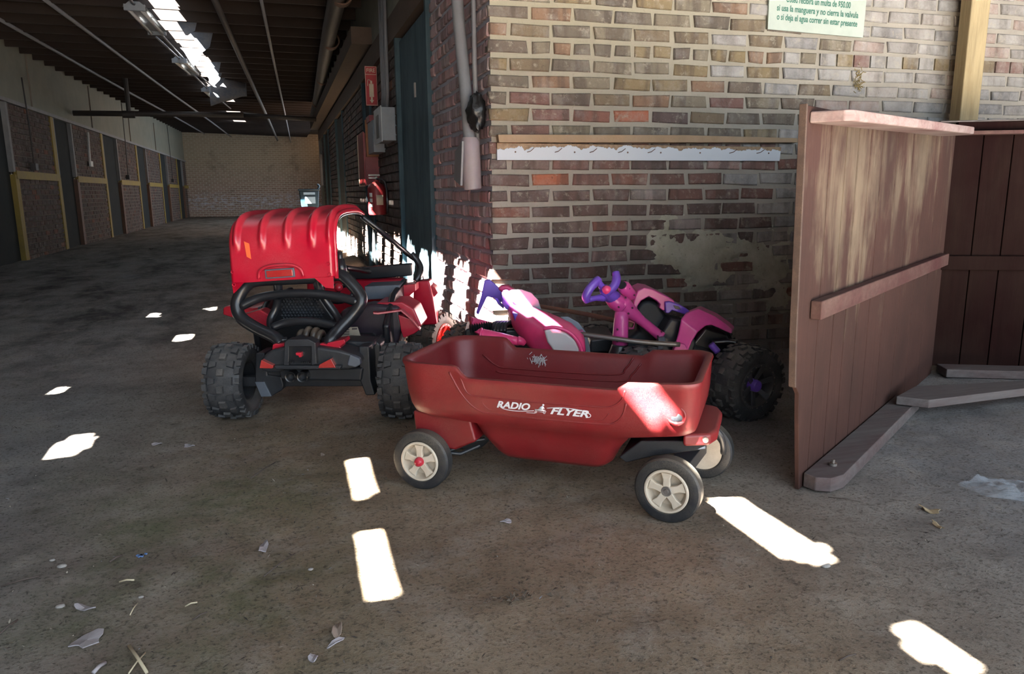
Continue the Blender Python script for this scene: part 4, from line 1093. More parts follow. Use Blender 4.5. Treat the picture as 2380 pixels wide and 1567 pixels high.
b = MB(GM); b.add([roof_pt(.075, .10)+Vector((0, -.001, .04)), roof_pt(.092, .10)+Vector((0, -.001, .03)), roof_pt(.088, .2)+Vector((0, -.001, .035)), roof_pt(.068, .2)+Vector((0, -.001, .045))], [(0, 1, 2, 3)]); b.build('worn_sticker', mat('orange_sticker', (.75, .12, .03), .5), bg, smooth=0, solid=.0008)
# roof side rail, windscreen pillar and trims
rsd = [roof_pt(.412, t)+Vector((.004, .006, -.008)) for t in (0, .1, .2, .3, .4, .5, .6, .7, .8, .9, 1)]
b = MB(GM); b.tube(rsd, .009, 8, sub=2); b.build('roof_edge', red_roof, bg, smooth=180)
b = MB(GM); b.tube([p+Vector((.0, .016, -.012)) for p in rsd[3:]], .004, 6, sub=2); b.build('window_trim', chrome, bg, smooth=180)
pT = GM @ (rsd[-1]+Vector((0, -.01, .0)))
pB = gp(962, 602, .72)
b = MB(); b.tube([pT+Vector((0, 0, -.01)), pT.lerp(pB, .5), pB], .011, 10); b.build('windscreen_pillar', black_gl, bg, smooth=180)
b = MB(); b.tube([pT-GU*.012+Vector((0, 0, -.012)), pB-GU*.014], .0035, 6); b.tube([pB+GU*.02, gp(988, 662, .74)], .003, 6); b.build('window_trim', chrome, bg, smooth=180)
gtube('pillar_foot', black_gl, [(955, 590, .72), (968, 604, .72), (977, 622, .71), (974, 640, .69), (966, 654, .68)], .0165)
gprism('dash_bar', black_gl, [(810, 624), (850, 621), (955, 613), (958, 636), (958, 641), (880, 648), (812, 650)], .70, .05, .006, 3)
gtube('cage_tube', black_gl, [(800, 622, .3), (830, 626, .5), (858, 632, .70)], .012)
# steering wheel
sc = gp(788, 668, .45); b = MB(); ring = []
ax1 = GU; ax2 = (Vector((0, 0, 1))*.8+GN*.55).normalized()
for k in range(24): an = 2*math.pi*k/24; ring.append(sc+(ax1*math.cos(an)+ax2*math.sin(an))*.075)
b.tube(ring, .010, 8, closed=True)
for an in (.3, 2.8, 4.7): b.tube([sc, sc+(ax1*math.cos(an)+ax2*math.sin(an))*.072], .009, 8)
b.build('steering_wheel', black_gl, bg, smooth=180)
b = MB(); b.lathe([(-.026, .0001), (-.024, .010), (-.016, .018), (-.006, .020), (0, .018)], gp(788, 668, .42), GN, 20, False); b.build('horn_button', red_roof, bg, smooth=180)
# side armour, fenders
gprism('side_rail', greypl, [(846, 666), (928, 662), (931, 694), (852, 697)], .42, .16, .004); gprism('rail_front', red_roof, [(930, 664), (965, 660), (966, 676), (950, 688), (945, 695), (931, 695)], .50, .10, .004)
gprism('front_fender', red_roof, [(962, 662), (966, 655), (996, 652), (1000, 664), (1006, 690), (1016, 754), (990, 756), (972, 755), (962, 748), (960, 700)], .66, .10, .008, 3)
gprism('front_fender_lip', red_roof, [(998, 660), (1010, 668), (1018, 681), (1010, 690), (1004, 690)], .69, .10, .003)
gprism('rear_fender_face', red_roof, [(867, 728), (868, 714), (876, 704), (935, 702), (962, 718), (979, 756), (966, 776), (955, 750), (930, 728), (905, 727)], .24, .20, .008, 3)
rf = MB()      # rear fender: a bent sheet, flat top then turning down outside
pf = [(.0, (866, 716)), (.25, (880, 707)), (.5, (935, 703)), (.68, (962, 722)), (1, (977, 757))]
fr_ = [gp(867, 726, .18), gp(878, 727, .18), gp(932, 720, .18), gp(958, 742, .18), gp(976, 766, .20)]
bk_ = [gp(872, 704, .50), gp(882, 702, .50), gp(938, 700, .50), gp(966, 716, .50), gp(979, 752, .50)]
rf.loft([fr_+[p-Vector((0, 0, .008)) for p in fr_[::-1]], bk_+[p-Vector((0, 0, .008)) for p in bk_[::-1]]]); rf.build('rear_fender', red_roof, bg, smooth=35, bevel=.003)
gprism('fender_flap', red_roof, [(925, 732), (956, 742), (977, 766), (962, 776), (938, 786), (932, 770)], .20, .04, .004); gprism('fender_bracket', red_roof, [(903, 728), (930, 730), (928, 746), (906, 744)], .26, .05, .003)
gprism('warning_sticker', mat('yellow_sticker', (.75, .42, .12), .5), [(940, 706), (958, 712), (955, 722), (938, 718)], .34, .003, 0)
gprism('left_fender', red_roof, [(518, 716), (526, 712), (552, 711), (585, 716), (604, 714), (612, 722), (598, 734), (560, 741), (538, 738), (518, 732)], .45, .22, .006, 3)
gprism('left_fender_top', greypl, [(598, 714), (636, 715), (636, 724), (600, 724)], .40, .15, .004)
gprism('left_body_side', red_roof, [(552, 735), (604, 720), (640, 740), (648, 800), (632, 792), (600, 772), (576, 758)], .12, .08, .006)
gprism('label_plate', sticker, [(789, 768), (793, 762), (831, 760), (838, 782), (790, 785)], .17, .003, 0)
for j, y in enumerate((766, 771, 776)): gprism('label_print', mat('label_ink', (.08, .06, .06), .6), [(796, y), (812, y-.4), (812, y+1.6), (796, y+2)], .169, .001, 0)
gprism('label_print', mat('label_ink', (.08, .06, .06), .6), [(818, 763), (830, 762.5), (830, 766), (818, 766.6)], .169, .001, 0)
b = MB(GM); b.prism([(.10, .72, .30), (.10, 1.12, .28), (.10, 1.15, .36), (.10, .95, .45), (.10, .74, .49)], (.50, 0, 0)); b.build('hood', red_roof, bg, bevel=.02, segs=3)
b = MB(GM); b.box((.345, .36, .27), (.42, .34, .08)); b.build('seat', black_gl, bg, bevel=.02)
b = MB(); b.tube([gp(925, 800, .3), gp(932, 770, .5)], .012, 8); b.build('shock_strut', steel, bg, smooth=180)

# =================================================================== PINK / PURPLE TOY QUAD (right)
AX = Vector((.80, -.60, 0)).normalized(); AB = Vector((.60, .80, 0)).normalized()
wc = Vector((1.70, 2.50, .155))
qd = thing('toy_quad', 'pink and purple ride-on toy quad without its seat, black footwell open', 'toy quad', (1.45, 2.85, 0), math.atan2(AX.y, AX.x))
def dprism(par, name, m, pts, d, t, bev=.005, segs=2, label=None):
    b = MB(); b.prism([ond(x, y, d) for x, y in pts], FW*t); return b.build(name, m, par, smooth=35, bevel=bev, segs=segs, label=label)
def dtube(par, name, m, pts, r, n=12, sub=5):
    b = MB(); b.tube([ond(x, y, d) for x, y, d in pts], r, n, sub=sub); return b.build(name, m, par, smooth=180)
def wheel_at(px, py, d): return ond(px, py, d)
knobby(qd, ond(1733, 889, 2.86), (.22, -.97, -.05), R=.157, Wd=.14, rim=mat('dark_grey_rim', (.035, .040, .048), .35, DUST, .25), hub=purple)
knobby(qd, Vector((1.30, 2.50, .157)), (.17, -.98, 0)); knobby(qd, Vector((1.32, 3.0, .157)), (-.17, .98, 0), detail=False); knobby(qd, Vector((1.84, 2.98, .157)), (-.17, .98, 0), detail=False)
footm = mat('matte_navy_black_plastic', (.006, .010, .016), .6, (.12, .12, .13), .12)
dprism(qd, 'chassis', black_pl, [(1440, 815), (1600, 800), (1668, 820), (1690, 850), (1640, 885), (1480, 880)], 2.95, .45, .02)
dprism(qd, 'footwell', footm, [(1482, 770), (1478, 720), (1490, 702), (1512, 697), (1532, 706), (1550, 735), (1590, 755), (1600, 800), (1590, 835), (1450, 835), (1455, 790)], 3.02, .22, .02)
dprism(qd, 'footwell_floor', black_pl, [(1540, 770), (1560, 740), (1600, 748), (1620, 800), (1600, 850), (1530, 845)], 2.92, .12, .012)
# far fender arch: a bent pink band
def band(par, name, m, outer, inner, d, t, bev=.005):
    b = MB(); pts = [ond(x, y, d) for x, y in outer]+[ond(x, y, d) for x, y in inner[::-1]]; b.prism(pts, FW*t); return b.build(name, m, par, smooth=35, bevel=bev, segs=3)
band(qd, 'far_fender', pink, [(1470, 745), (1473, 700), (1482, 676), (1497, 669), (1515, 672), (1545, 686), (1565, 697), (1572, 708), (1556, 720)], [(1481, 745), (1482, 712), (1490, 700), (1508, 690), (1524, 698), (1534, 708), (1532, 716), (1540, 722), (1552, 722)], 2.98, .16)
dprism(qd, 'front_grille', purple, [(1546, 703), (1556, 701), (1580, 708), (1603, 722), (1606, 733), (1590, 731), (1562, 722), (1556, 729), (1547, 728)], 2.96, .14, .005, 3)
dprism(qd, 'grille_slot', black_gl, [(1565, 710), (1578, 713), (1583, 720), (1570, 718)], 2.955, .02, .001)
dprism(qd, 'pink_lower_panel', pink, [(1458, 745), (1478, 740), (1474, 766), (1458, 767)], 3.0, .06, .004)
# near fender: lofted faceted arch over the big wheel
front = [(1563, 822), (1577, 772), (1583, 742), (1594, 728), (1622, 717), (1662, 735), (1690, 755), (1702, 766)]
inner = [(1596, 823), (1609, 793), (1622, 772), (1640, 757), (1655, 756), (1672, 763), (1688, 771), (1700, 776)]
d_o = [2.86, 2.86, 2.86, 2.88, 2.90, 2.90, 2.92, 2.94]
b = MB(); lo_ = []
back_ = [ond(x+6, y-6, d+.26) for (x, y), d in zip(front, d_o)]
fr2 = [ond(x, y, d) for (x, y), d in zip(front, d_o)]; in2 = [ond(x, y, d-.02) for (x, y), d in zip(inner, d_o)]
inb = [ond(x, y, d+.22) for (x, y), d in zip(inner, d_o)]
n8 = len(front)
vs = fr2+in2+inb+back_
fs = []
for i in range(n8-1):
    for r0, r1 in ((0, 1), (1, 2), (2, 3), (3, 0)): fs.append((r0*n8+i, r0*n8+i+1, r1*n8+i+1, r1*n8+i))
fs += [(0, n8, 2*n8, 3*n8), (n8-1, 2*n8-1, 3*n8-1, 4*n8-1)]
b.add(vs, fs); b.build('near_fender', pink, qd, smooth=25, bevel=.006, segs=2)
dprism(qd, 'fender_skirt', pink, [(1563, 822), (1572, 796), (1592, 800), (1599, 812), (1592, 824)], 2.84, .03, .004)
dprism(qd, 'wheel_arch_dark', black_gl, [(1600, 830), (1612, 797), (1640, 762), (1690, 778), (1700, 800), (1690, 850), (1640, 860)], 2.99, .1, .01)
dtube(qd, 'shock_absorber', purple, [(1652, 800, 2.9), (1668, 818, 2.9)], .014); dtube(qd, 'axle_arm', black_pl, [(1640, 850, 2.95), (1690, 860, 2.9), (1730, 885, 2.86)], .018)
dtube(qd, 'handlebar_end', black_gl, [(1655, 796, 2.97), (1690, 794, 2.96), (1714, 797, 2.95)], [.010, .012, .013])
# steering post
dtube(qd, 'steering_post', pink, [(1441, 800, 2.86), (1443, 760, 2.86), (1445, 722, 2.86)], [.0315, .030, .026], 16, 2); dtube(qd, 'post_base', black_gl, [(1436, 832, 2.86), (1440, 812, 2.86), (1441, 799, 2.86)], [.043, .036, .031], 16, 2)
dtube(qd, 'diagonal_strut', pink, [(1428, 706, 2.85), (1445, 706, 2.86), (1462, 722, 2.87), (1490, 745, 2.9), (1528, 776, 2.92), (1538, 784, 2.92)], [.024, .036, .030, .020, .020, .022], 16, 3)
dtube(qd, 'steering_head', pink, [(1416, 688, 2.84), (1430, 700, 2.85), (1446, 710, 2.86)], [.024, .034, .034], 16, 3)
b = MB(); c1 = ond(1447, 664, 2.84); c2 = ond(1470, 690, 2.88); b.tube([c1, c1.lerp(c2, .15), c1.lerp(c2, .85), c2], [.020, .0265, .023, .016], 18); b.build('ignition_knob', pink, qd, smooth=45)
b = MB(); dd = (c2-c1).normalized(); b.disc(c1-dd*.002, dd, .016, .004, 18); b.build('knob_dial', black_pl, qd)
for x, y, d in ((1438, 714, 2.818), (1435, 766, 2.828), (1434, 794, 2.82), (1454, 692, 2.825), (1470, 716, 2.835), (1461, 729, 2.835), (1529, 782, 2.895), (1462, 671, 2.83), (1474, 686, 2.85), (1538, 771, 2.9)):
    b = MB(); b.disc(ond(x, y, d), FW, .0038, .006, 10); b.build('screw_hole', mat('dark_hole', (.06, .005, .03), .8), qd, smooth=0)
# steering wheel (purple): two arched grips joined by a hub
dtube(qd, 'wheel_grip', purple, [(1392, 648, 2.80), (1384, 656, 2.79), (1370, 672, 2.78), (1362, 690, 2.78), (1365, 700, 2.79)], [.014, .0165, .0165, .0165, .014], 12); dtube(qd, 'wheel_grip', purple, [(1431, 632, 2.84), (1433, 648, 2.83), (1428, 664, 2.82), (1416, 676, 2.81), (1408, 684, 2.80)], [.014, .0175, .0175, .016, .015], 12)
dtube(qd, 'wheel_spoke', purple, [(1388, 651, 2.79), (1396, 662, 2.80), (1405, 674, 2.82)], [.012, .012, .017], 10, 3); dtube(qd, 'wheel_spoke', purple, [(1366, 697, 2.79), (1385, 693, 2.80), (1404, 692, 2.82)], [.012, .011, .017], 10, 3)
dtube(qd, 'wheel_hub', purple, [(1404, 672, 2.80), (1414, 684, 2.83), (1428, 694, 2.85)], [.020, .028, .030], 16, 3)
b = MB(); b.lathe([(-.012, .0001), (-.010, .010), (0, .016), (.008, .018)], ond(1408, 672, 2.79), (ond(1428, 694, 2.85)-ond(1404, 672, 2.80)).normalized(), 16, False); b.build('hub_button', hotpink, qd, smooth=180)
dprism(qd, 'battery_clip', greypl, [(1530, 786), (1545, 783), (1548, 795), (1540, 812), (1528, 815), (1530, 800)], 2.88, .03, .003)
dprism(qd, 'lower_plate', black_pl, [(1372, 790), (1430, 782), (1432, 818), (1370, 822)], 2.98, .25, .01)

# =================================================================== PINK TOY MOTORCYCLE / CAR beside it
pm = thing('toy_car', 'pink and purple toy ride-on with smoky windshield, wedged behind the red wagon', 'toy car', (.95, 2.95, 0))
# hood: rounded shell lofted along its spine
spine = [((1188, 712, 3.16), 6), ((1200, 722, 3.12), 24), ((1222, 742, 3.04), 38), ((1258, 768, 2.94), 52), ((1292, 790, 2.86), 58), ((1318, 806, 2.80), 50), ((1338, 820, 2.76), 28), ((1348, 830, 2.74), 8)]
loops = []; upv = Vector((0, 0, 1))
for (x, y, d), wpx in spine:
    c = ond(x, y, d); wd_ = wpx*d/F; lp = []
    ax_ = (ond(x+70, y+55, d-.25)-ond(x-70, y-55, d+.25)).normalized(); sd = ax_.cross(upv).normalized(); u2 = sd.cross(ax_)
    for k in range(20):
        an = 2*math.pi*k/20; ca, sa = math.cos(an), math.sin(an)
        lp.append(c+sd*(abs(ca)**.7*(1 if ca > 0 else -1))*wd_*.95+u2*(abs(sa)**.8*(1 if sa > 0 else -1))*wd_*.80)
    loops.append(lp)
b = MB(); b.loft(loops); b.build('hood', hotpink, pm, smooth=60)
dprism(pm, 'hood_crest', hotpink, [(1156, 672), (1166, 664), (1182, 665), (1200, 676), (1222, 692), (1215, 700), (1180, 690)], 3.26, .06, .012, 3)
dprism(pm, 'headlight', lens_cl, [(1265, 768), (1285, 764), (1316, 775), (1336, 790), (1348, 816), (1340, 822), (1290, 820), (1272, 796)], 2.70, .05, .012, 3)
dtube(pm, 'headlight_rim', hotpink, [(1262, 764, 2.71), (1290, 761, 2.70), (1322, 772, 2.70), (1344, 795, 2.70), (1354, 822, 2.70)], .007, 8, 4)
dprism(pm, 'windshield', smoke_pl, [(1176, 680), (1190, 674), (1212, 673), (1235, 681), (1251, 697), (1259, 722), (1262, 732), (1235, 726), (1210, 716), (1190, 700)], 3.06, .010, .003)
dprism(pm, 'rear_shield', smoke_pl, [(1302, 737), (1320, 736), (1345, 750), (1362, 772), (1370, 800), (1374, 826), (1355, 826), (1346, 790), (1328, 760)], 2.98, .012, .004)
dprism(pm, 'shield_bracket', pink, [(1342, 770), (1355, 768), (1358, 778), (1350, 785), (1343, 780)], 2.93, .03, .003)
dprism(pm, 'purple_cowl', purple, [(1168, 680), (1178, 677), (1193, 686), (1200, 702), (1208, 716), (1198, 730), (1190, 728), (1175, 718), (1166, 706)], 3.10, .07, .006, 3)
dprism(pm, 'purple_fairing', purple, [(1190, 727), (1205, 730), (1218, 742), (1232, 760), (1244, 790), (1232, 800), (1214, 778), (1200, 756)], 2.98, .05, .006, 3)
dprism(pm, 'fairing_strip', purple, [(1148, 692), (1156, 694), (1172, 714), (1170, 718), (1158, 708)], 3.18, .02, .002)
dprism(pm, 'tail_fin', purple, [(1126, 652), (1138, 650), (1150, 660), (1166, 676), (1168, 702), (1158, 704), (1146, 692), (1132, 690), (1112, 732), (1106, 728), (1118, 690)], 3.27, .02, .004)
dprism(pm, 'body_pan', black_pl, [(1078, 768), (1092, 764), (1140, 768), (1205, 765), (1228, 772), (1240, 798), (1238, 825), (1100, 825), (1080, 780)], 3.05, .22, .012)
dtube(pm, 'side_tube', hotpink, [(1116, 780, 2.90), (1122, 778, 2.90), (1165, 786, 2.88), (1206, 794, 2.86)], [.028, .0235, .021, .017], 16, 3)
dtube(pm, 'tube_socket', hotpink, [(1114, 778, 2.90), (1119, 779, 2.90)], [.030, .030], 16, 0); dtube(pm, 'tube_end', hotpink, [(1203, 792, 2.86), (1212, 794, 2.86), (1220, 800, 2.86)], [.019, .017, .010], 12, 2)
dtube(pm, 'side_tube', hotpink, [(1096, 748, 3.12), (1100, 748, 3.12), (1120, 752, 3.10), (1140, 757, 3.08)], [.024, .018, .016, .014], 14, 3)
b = MB(); p0 = ond(1092, 765, 2.98); p1 = ond(1142, 757, 3.0); N_ = 36
b.tube([p0.lerp(p1, i/N_) for i in range(N_+1)], [.016+.005*math.sin(i*math.pi/2) for i in range(N_+1)], 14); b.build('spring_coil', black_pl, pm, smooth=60)
for i in range(5):
    x0 = 1140+i*8; dtube(pm, 'engine_fin', black_gl, [(x0, 772, 3.0), (x0+4, 758-i*1.0, 3.02), (x0+18, 750, 3.05), (x0+30-i*2, 758, 3.08)], .010, 8, 4)
knobby(pm, Vector((.80, 3.30, .155)), (.3, -.95, 0), R=.150, Wd=.12, tyre=tire_old, detail=False)

def dtube_top(name, m, pts, r, label, cat, group=None):
    b = MB(); b.tube([ond(x, y, d) for x, y, d in pts], r, 10, sub=4); return tag(b.build(name, m, smooth=180), label, cat, group)
dtube_top('metal_rod', rusty, [(1252, 712, 3.40), (1300, 720, 3.30), (1370, 732, 3.15), (1432, 746, 3.0), (1470, 756, 2.95)], .0105, 'brown rusty rod sloping along the brick wall behind the steering post', 'rod')
r2 = dtube_top('metal_rod', steel, [(1345, 776, 2.86), (1420, 786, 2.82), (1480, 794, 2.80), (1540, 799, 2.80), (1580, 801, 2.80)], .0098, 'grey steel tube with a rusty end, crossing in front of the pink post', 'rod')

# =================================================================== AISLE WALL FITTINGS
def xbox(name, m, y0, y1, z0, z1, pr, par=None, bev=.003, x=XW):
    b = MB(); b.box((x-pr/2, (y0+y1)/2, (z0+z1)/2), (pr, y1-y0, z1-z0)); return b.build(name, m, par, smooth=30, bevel=bev)
# grey electrical box
eb = thing('electrical_box', 'open grey steel electrical box beside the green door, conduits above it', 'electrical box', (XW, 6.6, 1.3))
xbox('box_body', boxgrey, 6.42, 6.86, 1.33, 1.60, .12, eb); xbox('box_cover', mat('pale_grey_cover', (.42, .44, .46), .5), 6.40, 6.88, 1.32, 1.61, .008, eb, .001, XW-.12); xbox('box_opening', black_gl, 6.55, 6.72, 1.36, 1.55, .003, eb, 0, XW-.128)
for yy in (6.5, 6.66, 6.78):
    b = MB(); b.tube([(XW-.06, yy, 1.60), (XW-.05, yy, 1.75), (XW-.045, yy, 2.9)], .016, 10); b.build('conduit', pipe_m, eb, smooth=180)
e2 = thing('alarm_box', 'tan and red weathered box just beyond the grey electrical box', 'alarm box', (XW, 7.5, 1.3))
xbox('box_body', boxgrey, 7.12, 7.55, 1.27, 1.56, .11, e2); xbox('side_plate', mat('tan_board', (.30, .13, .06), .8), 7.56, 7.60, 1.25, 1.60, .13, e2); xbox('top_plate', redsteel, 7.3, 7.6, 1.56, 1.62, .12, e2)
hc = thing('hose_cabinet', 'tall dark red fire hose cabinet on the aisle wall', 'cabinet', (XW, 8.0, .95))
xbox('cabinet_body', redsteel, 7.62, 8.10, .98, 1.48, .14, hc); xbox('cabinet_door', redsteel, 7.60, 8.12, .97, 1.49, .015, hc, .003, XW-.14); xbox('cabinet_edge', signcr, 8.08, 8.11, .97, 1.49, .006, hc, 0, XW-.155)
# extinguisher
ec = Vector((XW-.11, 7.05, 0)); ex = thing('fire_extinguisher', 'red fire extinguisher hanging on the aisle wall below the grey box', 'fire extinguisher', (ec.x, ec.y, .70))
MB().lathe([(0, .0001), (0, .075), (.015, .083), (.24, .083), (.275, .07), (.295, .035), (.305, .022), (.32, .022), (.32, .0001)], (ec.x, ec.y, .70), (0, 0, 1), 32, False).build('cylinder', redsteel, ex, smooth=40)
b = MB(); b.tube([(ec.x, ec.y, 1.01), (ec.x, ec.y, 1.05)], .014, 10); b.box((ec.x-.02, ec.y-.02, 1.06), (.10, .02, .015)); b.box((ec.x-.03, ec.y-.02, 1.035), (.08, .018, .01)); b.build('valve_handle', steel, ex)
b = MB(); b.tube([(ec.x, ec.y-.02, 1.03), (ec.x+.07, ec.y-.06, 1.0), (ec.x+.09, ec.y-.05, .85), (ec.x+.085, ec.y-.04, .72)], .009, 8, sub=4); b.build('hose', black_pl, ex, smooth=180)
def lbl(an0, an1, z0, z1, m, nm='label_patch'):
    b = MB(); b.grid(lambda u, v: Vector((ec.x+.0845*math.cos(an0+(an1-an0)*u), ec.y+.0845*math.sin(an0+(an1-an0)*u), z0+(z1-z0)*v)), 8, 2); b.build(nm, m, ex, smooth=180, solid=.0008)
lbl(-1.75, -.95, .79, .88, signcr); lbl(-2.6, -2.2, .86, .90, whitecord); lbl(-2.6, -2.2, .815, .85, whitecord); lbl(-2.6, -2.2, .77, .80, whitecord)
# FIRE sign, projecting from the wall and facing the camera side
fs_ = thing('fire_sign', 'small red projecting sign with FIRE, an extinguisher picture and a down arrow', 'sign', (XW-.06, 7.45, 1.72))
FSx0, FSx1 = XW-.125, XW-.012
MB().box(((FSx0+FSx1)/2, 7.45, 1.90), (FSx1-FSx0, .008, .36)).build('sign_plate', signred, fs_)
b = MB()
for z in (1.725, 2.075, 2.005): b.box(((FSx0+FSx1)/2, 7.4445, z), (FSx1-FSx0-.01, .002, .004))
for x in (FSx0+.004, FSx1-.004): b.box((x, 7.4445, 1.90), (.003, .002, .35))
b.build('sign_border', signcr, fs_, smooth=0)
text('sign_lettering', 'FIRE', signcr, fs_, Matrix.Translation(((FSx0+FSx1)/2, 7.4455, 2.025)) @ Matrix.Rotation(math.radians(90), 4, 'X'), .080, .05, bold=.01)
b = MB(); c = (FSx0+FSx1)/2; b.box((c, 7.4445, 1.86), (.042, .002, .12)); b.box((c, 7.4445, 1.935), (.018, .002, .025)); b.tube([(c, 7.4445, 1.945), (c-.03, 7.4445, 1.955), (c-.034, 7.4445, 1.90)], .003, 5, sub=3); b.build('extinguisher_picture', signcr, fs_, smooth=0)
b = MB(); b.prism([(c-.02, 7.443, 1.772), (c+.02, 7.443, 1.772), (c, 7.443, 1.742)], (0, .003, 0)); b.box((c, 7.4445, 1.785), (.018, .002, .026)); b.build('down_arrow', signcr, fs_, smooth=0)
# vertical pipe on the pilaster and its boxed foot
vp = thing('wall_pipe', 'thick grey painted pipe running down the brick pilaster into a boot', 'pipe', (XW-.07, 3.95, .9))
pc = [onx(px, py, .90) for px, py in ((1060, -40), (1067, 60), (1083, 220), (1092, 330))]
b = MB(); b.tube([pc[0]+(pc[0]-pc[-1]).normalized()*.9, pc[0], pc[1], pc[2], pc[3]-Vector((0, 0, .02))], .030, 16); b.build('pipe', pipe_m, vp, smooth=40)
py_ = pc[-1].y
b = MB(); b.tube([(.90, py_, 1.16), (.90, py_, 1.14), (.905, py_, .98), (.91, py_, .915), (.91, py_, .91)], [.036, .048, .048, .044, .030], 16); b.build('pipe_boot', mat('pinkish_painted_boot', (.24, .20, .22), .6, DUST, .5), vp, smooth=40)
b = MB(); b.prism([(XW-.11, py_-.05, 1.14), (XW-.11, py_+.10, 1.10), (XW-.12, py_+.10, .96), (XW-.115, py_-.02, .93)], (-.012, 0, 0)); b.build('boot_flap', pipe_m, vp, bevel=.003)
yc_ = onx(1104, 200, .945).y
b = MB(); b.tube([(.945, yc_, 2.98), (.945, yc_, 1.5), (.95, yc_, 1.25), (.955, yc_, .93)], [.012, .012, .014, .008], 8); tag(b.build('thin_conduit', pipe_m, smooth=180), 'thin painted conduit beside the thick grey pipe at the wall corner', 'conduit')
tb = MB(); rt = random.Random(4); tc_ = onx(1107, 262, .925); vs = []
for i in range(16):
    for j in range(20):
        th = math.pi*i/15; ph = 2*math.pi*j/20; r = 1+.28*noise.noise(Vector((math.sin(th)*math.cos(ph)*3, math.sin(th)*math.sin(ph)*3, math.cos(th)*3)))+.10*rt.uniform(-1, 1)
        vs.append(tc_+Vector((.045*r*math.sin(th)*math.cos(ph), .045*r*math.sin(th)*math.sin(ph), .085*r*math.cos(th))))
tb.add(vs, [(i*20+j, i*20+(j+1) % 20, (i+1)*20+(j+1) % 20, (i+1)*20+j) for i in range(15) for j in range(20)])
tag(tb.build('tape_bundle', blacktape, smooth=60), 'lumpy black tape wrapped around the conduit beside the grey pipe', 'tape')
# big pipe under the ceiling
b = MB(); a0 = Vector((.66, 6.5, 2.72)); pts = [Vector((.60, 3.6, 2.74)), Vector((.66, 9.0, 2.70)), Vector((.78, 14.0, 2.66)), Vector((.86, 18.2, 2.62))]
b.tube(pts, .085, 20, sub=3)
mp = thing('main_pipe', 'large dark iron pipe hung under the ceiling along the aisle wall', 'pipe', pts[0]); b.build('pipe', dkpipe, mp, smooth=180)
for y in (7.5, 9.6, 12.5, 15.5):
    t = (y-3.6)/14.6; c = Vector((.60+.26*t, y, 2.74-.12*t)); b = MB(); b.lathe([(-.05, .086), (-.05, .10), (.05, .10), (.05, .086)], c, (.02, 1, -.01), 20); b.build('pipe_collar', rusty, mp, smooth=30); b = MB(); b.tube([c, (c.x, c.y, 3.0)], .01, 6); b.build('hanger', dkpipe, mp)

# =================================================================== CEILING RUNS AND LAMPS
def crun(name, p0, p1, r, m, label):
    b = MB(); b.tube([p0, p0.lerp(p1, .33)+Vector((0, 0, -.015)), p0.lerp(p1, .66)+Vector((0, 0, .01)), p1], r, 8, sub=3); tag(b.build(name, m, smooth=180), label, 'conduit')
crun('ceiling_conduit', onz(490, -20, 2.76), onz(645, 326, 2.90), .035, dkpipe, 'thick dark pipe under the ceiling left of the thin pale conduit')
crun('ceiling_conduit', onz(603, -20, 2.80), onz(676, 331, 2.92), .018, pipe_m, 'thin pale conduit running along the ceiling near its middle')
crun('ceiling_conduit', onz(85, -15, 2.85), onz(537, 318, 3.08), .022, pipe_m, 'pale conduit along the ceiling between the lamps and the stalls')
crun('ceiling_conduit', onz(-10, 40, 2.88), onz(475, 311, 3.12), .022, pipe_m, 'conduit nearest the left stall wall, under the joists')
for i, (a, b_) in enumerate((((314, 30), (366, 86)), ((418, 150), (452, 178)), ((482, 216), (503, 234)))):
    p = onz(*a, 2.72); q = onz(*b_, 2.72); dr = (q-p).normalized(); s_ = dr.cross(Vector((0, 0, 1)))
    lm = thing('fluorescent_lamp', ['unlit twin-tube ceiling lamp nearest the big roof gap', 'middle unlit twin-tube ceiling lamp beside the roof gap', 'farthest unlit twin-tube ceiling lamp, by the hanging felt'][i], 'ceiling lamp', p, group=None)
    b = MB(); b.prism([p-s_*.11+Vector((0, 0, .06)), p+s_*.11+Vector((0, 0, .06)), p+s_*.05+Vector((0, 0, .11)), p-s_*.05+Vector((0, 0, .11))], q-p); b.build('lamp_tray', boxgrey, lm, smooth=30)
    for sgn in (-1, 1):
        b = MB(); b.tube([p+s_*.06*sgn+Vector((0, 0, .035)), q+s_*.06*sgn+Vector((0, 0, .035))], .019, 10); b.build('tube', bulb, lm, smooth=180)
    for e in (p, q): b = MB(); b.box(e+Vector((0, 0, .05)), (.20, .03, .06), Matrix.Rotation(math.atan2(s_.y, s_.x), 3, 'Z')); b.build('tube_holder', boxgrey, lm)
    b = MB(); b.tube([q+Vector((0, 0, .08)), q+dr*2.4+Vector((0, 0, .10))], .014, 6); b.build('feed_conduit', pipe_m, lm, smooth=180); b = MB(); b.tube([p+Vector((0, 0, .08)), p-dr*1.4+Vector((0, 0, .10))], .014, 6); b.build('feed_conduit', pipe_m, lm, smooth=180)
# hanging roofing felt
hf = MB()
def hfn(u, v):
    d = 15.6; p = onz(492, 160, 2.93); q = onz(580, 212, 2.6)
    x = -1.08+u*.62; y = 15.0+.25*u; z = 2.98-v*(.52-.28*u)-.06*u*u+.03*pn(u*3, v*3, 1, 1)
    return Vector((x, y-.22*math.sin(v*2.2), z))
hf.grid(hfn, 24, 24); tag(hf.build('hanging_felt', roofing, smooth=180, solid=.01), 'sheet of torn roofing felt hanging from the gap in the ceiling', 'roofing felt')
